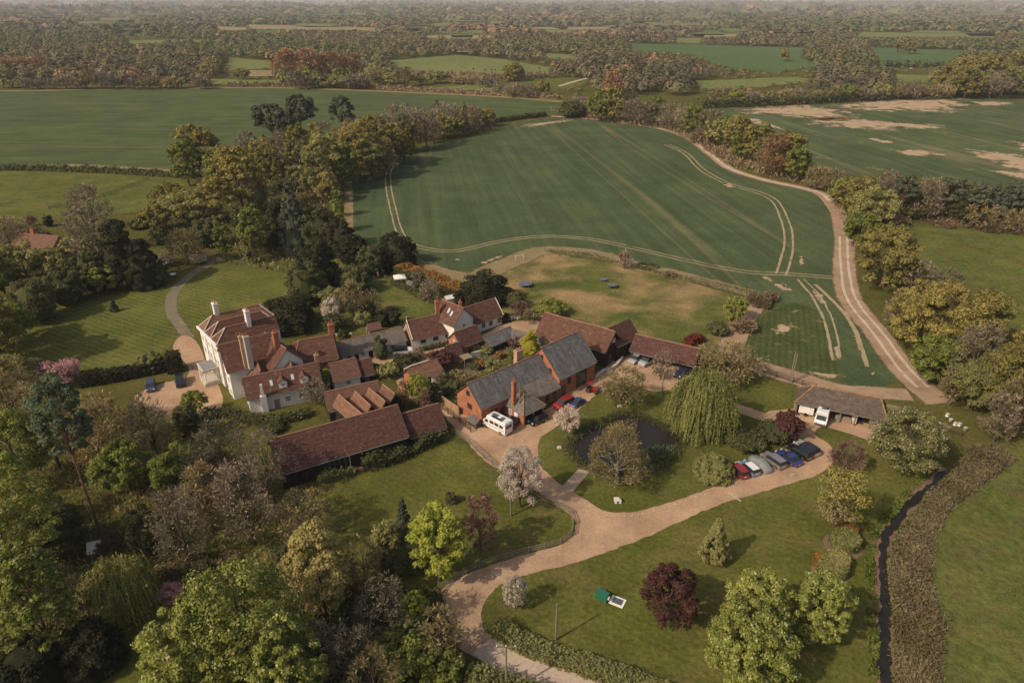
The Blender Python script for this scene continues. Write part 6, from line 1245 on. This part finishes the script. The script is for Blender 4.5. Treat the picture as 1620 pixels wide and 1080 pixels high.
# camper van and motorhome
def camper(rear, front, label, name, overcab=False, L=5.9):
    r0, f0 = G(*rear), G(*front); c = (r0 + f0) / 2; d = f0 - r0; T = thing(name, label, 'camper van', c, z=.075, rz=math.atan2(d[1], d[0])); W = 2.1; m = MB()
    x0, x1 = -L / 2, L / 2; prof = [(x0, .35), (x1 - .1, .35), (x1, .8), (x1 - .25, 1.25), (x1 - (.9 if not overcab else 1.0), 1.95), (x1 - (1.25 if not overcab else .55), 2.1), (x1 - (1.3 if not overcab else .5), 2.65), (x1 - 1.6 + (.8 if overcab else 0), 2.75), (x0 + .12, 2.75), (x0, 2.6)]
    def rg(y, k, dz=0): return [m.V((x, y, z if z < 2.5 else z - dz)) for x, z in prof]
    A, A2, B2, B = rg(-W / 2, 1, .12), rg(-W / 2 + .12, 1), rg(W / 2 - .12, 1), rg(W / 2, 1, .12); n = len(prof)
    for P_, Q_ in ((A, A2), (A2, B2), (B2, B)):
        for j in range(n): m.f.append([P_[j], P_[(j + 1) % n], Q_[(j + 1) % n], Q_[j]])
    m.f.append(A[::-1]); m.f.append(B); bo = m.build('body', 'paint_white', T)
    def pane(pts, nm='window'): q = MB(); q.face(pts); q.build(nm, 'glass', bo)
    for sy in (-1, 1):
        y = sy * (W / 2 + .012)
        for a, b in ((x0 + .5, x0 + 1.4), (x0 + 1.6, x0 + 2.6), (x0 + 2.8, x0 + 3.8)): pane([(a, y, 1.45), (b, y, 1.45), (b, y, 2.05), (a, y, 2.05)])
        pane([(x1 - 1.7, y, 1.3), (x1 - .75, y, 1.3), (x1 - 1.1, y, 1.9), (x1 - 1.7, y, 1.9)])
        q = MB(); q.box((0, sy * (W / 2 + .008), .95), L * .92, .01, .08); q.build('side_stripe', 'paint_grey', bo)
    pane([(x0 - .012, -.75, 1.45), (x0 - .012, .75, 1.45), (x0 - .012, .75, 2.1), (x0 - .012, -.75, 2.1)], 'rear_window')
    e = .02; pane([(x1 - .27 + e, -.85, 1.3), (x1 - .27 + e, .85, 1.3), (x1 - .88 + e, .8, 1.93), (x1 - .88 + e, -.8, 1.93)], 'windscreen')
    for x, w_ in ((x0 + 1.5, .7), (x0 + 3.3, 1.2)): q = MB(); q.box((x, 0, 2.755), w_, .8, .12); q.build('roof_vent', 'paint_grey', bo)
    q = MB(); q.box((x0 + 2.3, .6, 2.76), 2.6, .5, .05); q.build('solar_panel', 'glass', bo)
    for sx in (x0 + 1.2, x1 - 1.0):
        for sy in (-1, 1):
            q = MB(); q.tube([(sx, sy * (W / 2 - .2), .34), (sx, sy * (W / 2 + .02), .34)], .34, 14); wo = q.build('wheel', 'rubber', T); q = MB(); q.tube([(sx, sy * (W / 2), .34), (sx, sy * (W / 2 + .04), .34)], .19, 10); q.build('rim', 'alloy', wo)
    for sy in (-1, 1): q = MB(); q.box((x1 - .02, sy * .75, .75), .1, .3, .2); q.build('headlight', 'headlamp', T); q = MB(); q.box((x0, sy * .95, .8), .06, .12, .4); q.build('tail_light', 'tail_lamp', T)
    q = MB(); q.box((x1 - .0, 0, .4), .12, 1.9, .25); q.build('bumper', 'paint_grey', T)
camper((803, 687), (770, 670), 'white camper van parked at the gable of the brick barn house', 'camper_van'); camper((1303, 656), (1297, 672), 'white coachbuilt motorhome parked inside the open cart barn', 'motorhome', True, 5.8)
# little tractor
q = G(936, 620); T = thing('garden_tractor', 'small red garden tractor on the gravel by the tall barn', 'tractor', q, z=.07, rz=-.4)
m = MB(); m.box((.6, 0, .5), 1.3, .7, .6, 0, .85); m.build('bonnet', 'paint_red', T); m = MB(); m.box((-.4, 0, .45), 1.1, .9, .35); m.build('body', 'paint_black', T); m = MB(); m.box((-.45, 0, .8), .5, .5, .12); m.box((-.68, 0, .92), .1, .5, .4); m.build('seat', 'rubber', T)
m = MB(); m.box((-.35, 0, 1.9), 1.2, 1.1, .1); rf = m.build('canopy', 'paint_red', T)
for sx in (-.85, .15):
    for sy in (-.5, .5): m = MB(); m.tube([(sx, sy, .8), (sx, sy, 1.9)], .04, 5); m.build('canopy_post', 'paint_black', rf)
for sx, rr in ((-.6, .5), (.95, .33)):
    for sy in (-.62, .62): m = MB(); m.tube([(sx, sy - .13, rr), (sx, sy + .13, rr)], rr, 14); wo = m.build('wheel', 'rubber', T); m = MB(); m.tube([(sx, sy - .15, rr), (sx, sy + .15, rr)], rr * .5, 10); m.build('rim', 'paint_red', wo)
# box trailer and barn contents
bx = lambda x, y, z=0: G(x, y)
q = G(1274, 655); T = thing('box_trailer', 'white box trailer in the left bay of the open cart barn', 'trailer', q, z=.07, rz=-.45)
m = MB(); m.box((0, 0, .5), 2.6, 1.6, 1.5); m.build('box', 'paint_white', T); m = MB(); m.tube([(1.3, 0, .5), (2.2, 0, .5)], .05, 5); m.build('drawbar', 'alloy', T); m = MB(); m.box((0, -.81, .6), 1.9, .03, 1.2); m.build('side_panel', 'canvas_white', T)
for sy in (-.85, .85): m = MB(); m.tube([(0, sy - .1, .35), (0, sy + .1, .35)], .35, 12); m.build('wheel', 'rubber', T)
for k, (x, y, sx, sy, sz, mt, nm, lb) in enumerate([(1326, 664, 1.4, 1.0, 1.0, 'canvas_grey', 'covered_stack', 'grey sheeted stack in the middle bay of the open cart barn'), (1338, 667, 1.8, 1.1, .9, 'timber', 'log_stack', 'timber stack beside the sheeted stack in the open cart barn'), (1350, 668, 1.0, .8, 1.5, 'white_paint', 'cabinet', 'white cabinet standing in the right bay of the open cart barn')]):
    T = thing(nm, lb, 'stack' if k < 2 else 'cabinet', G(x, y), z=.07, rz=-.45); m = MB(); m.box((0, 0, 0), sx, sy, sz, 0, .9); m.build('body', mt, T); m = MB(); m.box((0, 0, sz), sx * .7, sy * .7, .2, .1, .8); m.build('top', 'grey_timber', T)
q = G(1358, 668); T = thing('mower', 'small dark ride-on mower at the right of the open cart barn', 'mower', q, z=.07, rz=-1.9); m = MB(); m.box((.3, 0, .3), .9, .6, .4, 0, .8); m.build('bonnet', 'paint_black', T); m = MB(); m.box((-.4, 0, .3), .6, .6, .25); m.box((-.6, 0, .55), .12, .45, .4); m.build('seat', 'rubber', T)
for sx in (-.45, .55):
    for sy in (-.4, .4): m = MB(); m.tube([(sx, sy - .08, .25), (sx, sy + .08, .25)], .25, 10); m.build('wheel', 'rubber', T)

# ================================================================== FENCES, POLES, SMALL THINGS
def fence(px, label, h=1.15, gap=2.2, rails=3, mat='grey_timber', name='post_and_rail_fence', solid=False, world=None, cap=100):
    P = catmull(world if world is not None else [G(*p) for p in px], False, 1.0); P = np.array(P); L = np.r_[0, np.cumsum(np.linalg.norm(np.diff(P, axis=0), axis=1))]; n = max(1, int(L[-1] / gap)); o0 = P[0]
    n = min(n, cap - 1)
    T = thing(name, label, 'fence', o0); Q = [np.array([np.interp(L[-1] * i / n, L, P[:, k]) for k in (0, 1)]) for i in range(n + 1)]
    for q in Q: m = MB((o0[0], o0[1], 0)); m.box(p3(q, 0), .14, .14, h + .08, .3); m.build('post', mat, T)
    for k in range(rails):
        m = MB((o0[0], o0[1], 0)); z = h * (k + 1) / rails - .1
        for a, b in zip(Q, Q[1:]): d = b - a; m.box(p3((a + b) / 2, z), np.linalg.norm(d), .05, .11 if not solid else .1, math.atan2(d[1], d[0]))
        m.build('rail', mat, T)
    if solid:
        for a, b in zip(Q, Q[1:]): d = b - a; m = MB((o0[0], o0[1], 0)); m.box(p3((a + b) / 2, .05), np.linalg.norm(d) - .16, .04, h, math.atan2(d[1], d[0])); m.build('panel', mat, T)
    return T
fence([(716, 684), (742, 702), (768, 727), (800, 750), (850, 786), (893, 808), (906, 820), (905, 845), (894, 858), (860, 869), (800, 884), (745, 903), (712, 922), (692, 942)], 'grey post and rail fence round the barn lawn beside the drive', 1.15, 2.4, 3)
fence([(692, 634), (708, 645), (726, 657)], 'new orange brown close boarded fence by the lime green bush', 1.9, 1.8, 2, 'new_fence', 'board_fence', True)
fence([(700, 648), (716, 660), (733, 673), (745, 684)], 'short dark rail fence leading to the brick gable', 1.2, 1.8, 3, 'dark_timber')
fence([(1172, 576), (1230, 597), (1290, 616)], 'dark rail fence along the crop field above the upper lawn', 1.2, 2.6, 3, 'dark_timber'); fence([(1400, 652), (1450, 664), (1520, 690)], 'dark rail fence running right from the open cart barn', 1.2, 2.6, 3, 'dark_timber')
fence([(78, 332), (120, 322), (170, 310), (235, 285)], 'dark rail fence crossing the left meadow', 1.3, 3.5, 3, 'dark_timber'); fence([(0, 352), (60, 352), (120, 352)], 'wooden fence at the foot of the left meadow', 1.3, 3.2, 3, 'dark_timber')
fence([(862, 398), (935, 403), (1000, 422), (1060, 435), (1130, 455), (1192, 474)], 'thin wire fence round the far side of the paddock', 1.1, 4, 2, 'grey_timber', 'wire_fence')
fence([(800, 508), (850, 502), (866, 505)], 'low picket fence by the gravel behind the garden wing', 1.0, 1.5, 2, 'white_paint', 'picket_fence')
fence([(305, 586), (322, 586)], 'small iron gate fence across the manor side drive', 1.3, .8, 3, 'dark_timber', 'iron_gate')
fence([(1043, 592), (1060, 596)], 'short screen of rough stakes in the yard', 1.6, .6, 2, 'grey_timber', 'stake_screen')
def pole(base, top, label, arm=False, h=None, name='utility_pole'):
    q = G(*base); h = h or hgt(*top, q); T = thing(name, label, 'pole', q); m = MB(); m.tube([(0, 0, 0), (0, 0, h)], [.15, .10], 8); m.build('shaft', 'grey_timber', T)
    if arm:
        m = MB(); m.box((0, 0, h - .25), 2.2, .12, .14); m.build('crossarm', 'grey_timber', T)
        for x in (-1, 0, 1): m = MB(); m.lathe((x, 0, h - .1), [(.05, 0), (.08, .1), (.04, .22)], 7); m.build('insulator', 'headlamp', T)
    else: m = MB(); m.box((0, 0, h - .5), .3, .1, .1, .5); m.build('bracket', 'dark_timber', T)
    return np.array([q[0], q[1], h])
pA = pole((801, 1098), (801, 1021), 'tall pole with a crossarm and insulators at the bottom edge by the lane', True); pB = pole((808, 816), (808, 752), 'wooden pole beside the large white blossom tree'); pC = pole((879, 1012), (880, 955), 'short plain pole beside the long bushy hedge')
pD = pole((821.5, 665), (824, 606), 'thin dark pole in front of the hipped garage roof'); pE = pole((1046, 629), (1049, 588), 'thin pole at the edge of the gravel yard'); pF = pole((1249, 605), (1257, 556), 'left pole of the pair at the crop field edge'); pG = pole((1252, 606), (1261, 560), 'right pole of the pair at the crop field edge')
pH = np.array([*G(1500, 1200), 7.5])
def cable(a, b, label, sag=1.0, off=0):
    m = MB(); a = np.array(a) + np.array([off, 0, 0]); b = np.array(b) + np.array([off, 0, 0]); m.tube([a + (b - a) * t - np.array([0, 0, 4 * sag * t * (1 - t)]) for t in np.linspace(0, 1, 14)], .014, 3)
    o = m.build('cable', 'rubber'); tag(o, label, 'cable', 'overhead cables')
for k, lb in ((-1, 'left'), (0, 'middle'), (1, 'right')): cable(pA, pB, f'{lb} overhead cable from the crossarm pole to the blossom tree pole', 1.0, k * .95); cable(pA, pH, f'{lb} overhead cable running right from the crossarm pole over the hedge', 1.2, k * .95)
cable(pB, pD, 'overhead cable from the blossom tree pole to the garage pole', .8); cable(pD, pE, 'overhead cable from the garage pole to the yard pole', 1.0); cable(pE, pF, 'overhead cable from the yard pole to the field edge poles', 1.0)
def simple(name, label, cat, x, y, parts, rz=0, z=.05, group=None):
    T = thing(name, label, cat, G(x, y), group, z, rz)
    for nm, mt, fn in parts: m = MB(); fn(m); m.build(nm, mt, T)
    return T
B3_ = lambda c, a, b, h, r_=0, t=1.0: (lambda m: m.box(c, a, b, h, r_, t))
simple('utility_cabinet', 'green metal utility cabinet on the south lawn', 'cabinet', 952, 948, [('body', 'green_metal', B3_((0, 0, 0), 1.6, .7, 1.25)), ('lid', 'green_metal', B3_((0, 0, 1.25), 1.7, .8, .08)), ('door', 'green_metal', B3_((0, -.36, .1), .7, .03, 1.05)), ('meter', 'headlamp', B3_((.95, 0, .6), .25, .3, .4))], -.6)
simple('drain_cover', 'square pale edged drain cover beside the green cabinet', 'drain cover', 977, 952, [('frame', 'white_paint', B3_((0, 0, 0), 1.9, 1.5, .12)), ('grate', 'paint_grey', B3_((0, 0, .12), 1.3, .95, .04))], -.5)
simple('duck_house', 'small white wooden duck house under the thin birch', 'duck house', 977, 794, [('body', 'white_paint', B3_((0, 0, 0), 1.0, .8, .5)), ('roof', 'stone_trim', B3_((0, 0, .5), 1.2, 1.0, .35, 0, .35)), ('opening', 'dark_interior', B3_((0, -.41, .08), .3, .03, .3))])
for x, y, lb in ((885, 709, 'pale stone block on the grass left of the pond'), (980, 643, 'pale stone block under the small budding tree')): simple('stone_block', lb, 'stone', x, y, [('block', 'stone_trim', B3_((0, 0, 0), .8, .5, .3, 0, .9)), ('cap', 'stone_trim', B3_((0, 0, .3), .6, .4, .1, .1, .8))], .2)
for x, y, lb in ((1498, 660, 'topmost pale beehive at the hedge foot'), (1503, 668, 'second beehive down the row, squat and grey'), (1510, 674, 'tall white beehive in the middle of the row'), (1517, 675, 'white beehive with pinkish base, fourth in the row'), (1526, 682, 'brown beehive nearest the stream')):
    simple('beehive', lb, 'beehive', x, y, [('stand', 'dark_timber', B3_((0, 0, 0), .7, .7, .2)), ('brood_box', 'white_paint' if 'white' in lb or 'pale' in lb else 'timber', B3_((0, 0, .2), .75, .75, .5)), ('super', 'stone_trim' if 'brown' not in lb else 'timber', B3_((0, 0, .705), .7, .7, .35)), ('lid', 'stone_trim', B3_((0, 0, 1.06), .85, .85, .12))], .3, group='beehives by the stream').scale = (.62, .62, .68)
def tramp(x, y, rad, lb, pole_=False):
    T = thing('trampoline', lb, 'trampoline', G(x, y), z=.02)
    m = MB(); m.lathe((0, 0, .8), [(rad, 0), (rad, .08), (rad * .85, .09)], 20); m.build('mat', 'rubber', T); m = MB(); m.lathe((0, 0, .84), [(rad * 1.02, 0), (rad * 1.02, .07), (rad * .9, .08)], 20); m.build('pad', 'paint_grey', T)
    for k in range(6): a = k * math.pi / 3; m = MB(); m.tube([(rad * .9 * math.cos(a), rad * .9 * math.sin(a), 0), (rad * .95 * math.cos(a), rad * .95 * math.sin(a), .82)], .04, 5); m.build('leg', 'alloy', T)
    if pole_: m = MB(); m.tube([(0, 0, .8), (0, 0, 2.6)], .06, 6); m.build('net_pole', 'paint_red', T)
tramp(831, 453, 1.8, 'large black trampoline on the left of the paddock'); tramp(968, 455, 1.3, 'small round play frame with a post in the middle of the paddock', True)
simple('paddling_pool', 'small dark blue round tub beside the play frame in the paddock', 'tub', 955, 444, [('tub', 'paint_navy', lambda m: m.lathe((0, 0, 0), [(.9, 0), (1.0, .4), (.85, .42)], 14)), ('rim', 'paint_grey', lambda m: m.lathe((0, 0, .42), [(1.02, 0), (.95, .06), (.9, .06)], 14))])
def frame(m, pts, r_=.05): m.tube(pts, r_, 5)
simple('football_goal', 'small white goal frame at the far left corner of the paddock', 'goal', 822, 412, [('frame', 'white_paint', lambda m: frame(m, [(-1.2, 0, 0), (-1.2, 0, 1.6), (1.2, 0, 1.6), (1.2, 0, 0)])), ('stay', 'white_paint', lambda m: frame(m, [(-1.2, .9, 0), (-1.2, 0, 1.6)]))], .4)
T = thing('garden_canopy', 'white square garden canopy on thin legs in the back garden', 'canopy', G(633, 449), z=.02, rz=.3)
m = MB()
for a, b in (((-1.6, -1.6), (1.6, -1.6)), ((1.6, -1.6), (1.6, 1.6)), ((1.6, 1.6), (-1.6, 1.6)), ((-1.6, 1.6), (-1.6, -1.6))): m.face([(a[0], a[1], 2.1), (b[0], b[1], 2.1), (0, 0, 2.8)]); m.face([(a[0], a[1], 1.9), (b[0], b[1], 1.9), (b[0], b[1], 2.1), (a[0], a[1], 2.1)])
m.build('canopy', 'canvas_white', T)
for sx in (-1.5, 1.5):
    for sy in (-1.5, 1.5): m = MB(); m.tube([(sx, sy, 0), (sx, sy, 2.1)], .04, 5); m.build('leg', 'white_paint', T)
def hut(name, label, cat, x, y, L, w, he, hr, rz, wall, roof):
    q = G(x, y); d = np.array([math.cos(rz), math.sin(rz)]); T = thing(name, label, cat, q); K = Block(T, q - d * L / 2, q + d * L / 2, hr, w / 2, he, wall=wall, roof=roof, over=.15, gover=.1, capr=.05); K.slab('door', 'A', 0, 0, w * .35, he * .85, 'dark_timber'); return K
hut('play_house', 'small white playhouse with blue grey roof beside the white canopy', 'shed', 650, 456, 1.8, 1.6, 1.4, 2.1, -.5, 'white_paint', 'roof_slate'); hut('greenhouse', 'pale roofed little greenhouse left of the dark column bush', 'greenhouse', 711, 479, 2.6, 1.8, 1.6, 2.2, .5, 'white_paint', 'white_render')
hut('garden_shed', 'brown timber garden shed between the stable range and the cypresses', 'shed', 592, 528, 3.0, 2.4, 1.9, 2.8, .5, 'timber', 'roof_brown_tile'); hut('summer_house', 'pale pink timber summer house behind the lime green bush', 'shed', 690, 603, 2.2, 2.0, 1.9, 2.6, .4, 'canvas_white', 'roof_brown_tile')
hut('log_store', 'small dark log store at the foot of the brick gable', 'shed', 752, 672, 2.4, 1.6, 1.3, 1.8, -.8, 'dark_timber', 'roof_slate'); hut('tent', 'small white tent showing between trees in the lower left', 'tent', 153, 868, 1.8, 1.8, .4, 1.5, .3, 'canvas_white', 'canvas_white')
for x, y, lb in ((829, 669, 'left wheelie bin beside the garage'), (834, 670, 'right wheelie bin beside the garage')): simple('wheelie_bin', lb, 'bin', x, y, [('body', 'green_metal', B3_((0, 0, 0), .5, .55, .9, 0, 1.12)), ('lid', 'paint_black', B3_((0, 0, .9), .62, .66, .08)), ('handle', 'paint_black', B3_((0, .34, .82), .5, .06, .06))], .5)
simple('covered_boat', 'pale sheeted low boat under the trees by the manor path', 'boat', 274, 437, [('hull', 'canvas_grey', lambda m: m.lathe((0, 0, 0), [(.5, 0), (1.0, .5), (.9, .6)], 12)), ('sheet', 'canvas_white', lambda m: m.lathe((0, 0, .6), [(.95, 0), (.5, .25), (.1, .35)], 12))])
simple('well_head', 'round grey slab on the lawn right of the huge clipped yew', 'slab', 541, 528, [('slab', 'stone_trim', lambda m: m.lathe((0, 0, 0), [(1.5, 0), (1.5, .2), (1.3, .25)], 16)), ('step', 'stone_trim', B3_((1.9, 0, 0), .9, .6, .12))])
simple('garden_arbour', 'pale timber arbour with patio table in the cottage garden', 'arbour', 738, 578, [('roof_frame', 'timber', B3_((0, 0, 2.1), 2.2, 2.2, .12)), ('post', 'timber', B3_((-1, -1, 0), .12, .12, 2.1)), ('post', 'timber', B3_((1, -1, 0), .12, .12, 2.1)), ('post', 'timber', B3_((-1, 1, 0), .12, .12, 2.1)), ('post', 'timber', B3_((1, 1, 0), .12, .12, 2.1))], .6)
simple('picnic_table', 'timber picnic table at the corner of the upper lawn', 'table', 1158, 602, [('table_top', 'timber', B3_((0, 0, .7), 1.8, .8, .06)), ('bench', 'timber', B3_((0, .7, .42), 1.8, .28, .05)), ('bench', 'timber', B3_((0, -.7, .42), 1.8, .28, .05)), ('trestle', 'timber', B3_((-.6, 0, 0), .1, 1.4, .42)), ('trestle', 'timber', B3_((.6, 0, 0), .1, 1.4, .42))], .4)
# low garden walls and the stone kerb round the pond lawn
def wall(px, label, h=1.0, w_=.3, mat='brick', nm='garden_wall'):
    P = [G(*p) for p in px]; T = thing(nm, label, 'wall', P[0]); m = MB((P[0][0], P[0][1], 0)); k = MB((P[0][0], P[0][1], 0))
    for a, b in zip(P, P[1:]): d = b - a; an = math.atan2(d[1], d[0]); m.box(p3((a + b) / 2, 0), np.linalg.norm(d), w_, h, an); k.box(p3((a + b) / 2, h + .002), np.linalg.norm(d) + .05, w_ + .1, .07, an)
    m.build('masonry', mat, T); k.build('coping', 'stone_trim', T)
wall([(640, 596), (652, 590), (690, 578)], 'red brick garden wall behind the open store', 1.8); wall([(960, 590), (975, 580), (985, 568)], 'low pale stone wall below the black barns', .7, .4, 'stone_trim'); wall([(943, 598), (957, 588)], 'short low stone wall beside the tall barn', .7, .5, 'stone_trim')
wall([(745, 566), (760, 562)], 'pale garden wall by the arbour', 1.2, .3, 'white_render'); wall([(518, 672), (536, 692)], 'low stone edging wall at the end of the gabled shed', .4, .3, 'pale_brick'); wall([(850, 555), (858, 562)], 'orange brick end wall under the tall slate roof', 1.8, .3, 'pale_brick')
ks = catmull([G(*p) for p in [(925, 795), (945, 808), (960, 815), (1010, 814), (1060, 800), (1120, 780)]], False, .9)
for i, q in enumerate(ks[:60]):
    o = MB(); o.lathe((0, 0, 0), [(.10 + .04 * math.sin(i * 3.1), 0), (.09, .08), (.04, .13)], 6); T = o.build('kerb_stone', 'stone_trim', None, False, (q[0] + rng.normal(0, .05), q[1], .06)); tag(T, 'small whitish kerb stone edging the pond lawn along the drive', 'stone', 'kerb stones along the pond lawn')
# cattle
def cow(x, y, yaw, label):
    T = thing('cow', label, 'cow', G(x, y), 'cattle in the far pasture', .13, yaw)
    m = MB(); m.tube([(-1.15, 0, 1.15), (-1.0, 0, 1.1), (-.4, 0, 1.02), (.3, 0, 1.0), (.8, 0, 1.08), (1.1, 0, 1.2), (1.45, 0, 1.25), (1.75, 0, 1.1), (1.95, 0, .95)], [.12, .36, .42, .44, .38, .28, .2, .2, .12], 10)
    for sx in (-.95, .75):
        for sy in (-.22, .22): m.tube([(sx, sy, 1.0), (sx + .06, sy, .55), (sx, sy, .5), (sx, sy, 0)], [.17, .1, .07, .07], 6)
    m.tube([(-1.18, 0, 1.2), (-1.3, 0, .8), (-1.28, 0, .5)], [.04, .03, .05], 5); m.build('body', 'hide_dark', T, True)
for x, y, a, lb in ((715, 114, .4, 'dark cow farthest left in the cow pasture'), (731, 108, 2, 'small dark cow above the others near the left of the pasture'), (730, 117, 1, 'dark cow lowest in the pasture'), (749, 110.5, 0, 'dark cow beside the black trough, third from left'), (768, 112, 3, 'dark cow left of the close pair in the pasture'), (777, 112.5, .2, 'dark cow at left of the close pair'), (783, 112.5, 2.5, 'dark cow at right of the close pair'), (853, 109.5, 0, 'lone dark cow at the right end of the cow pasture')): cow(x, y, a, lb)

# ================================================================== HAZE
m = MB(); m.box((0, 0, -1), 53000, 53000, 112); hz = m.build('haze', 'lead'); tag(hz, 'thin pale haze over the countryside', 'haze', kind='stuff')
hm = bpy.data.materials.new('haze'); hm.use_nodes = True; hn = hm.node_tree; hn.nodes.clear(); ho = hn.nodes.new('ShaderNodeOutputMaterial')
pv = hn.nodes.new('ShaderNodeVolumePrincipled'); pv.inputs['Color'].default_value = (.86, .88, .93, 1); pv.inputs['Density'].default_value = .000085; pv.inputs['Anisotropy'].default_value = 0.0
hn.links.new(pv.outputs[0], ho.inputs['Volume']); hz.data.materials.clear(); hz.data.materials.append(hm); hm.cycles.homogeneous_volume = True if hasattr(hm.cycles, 'homogeneous_volume') else True
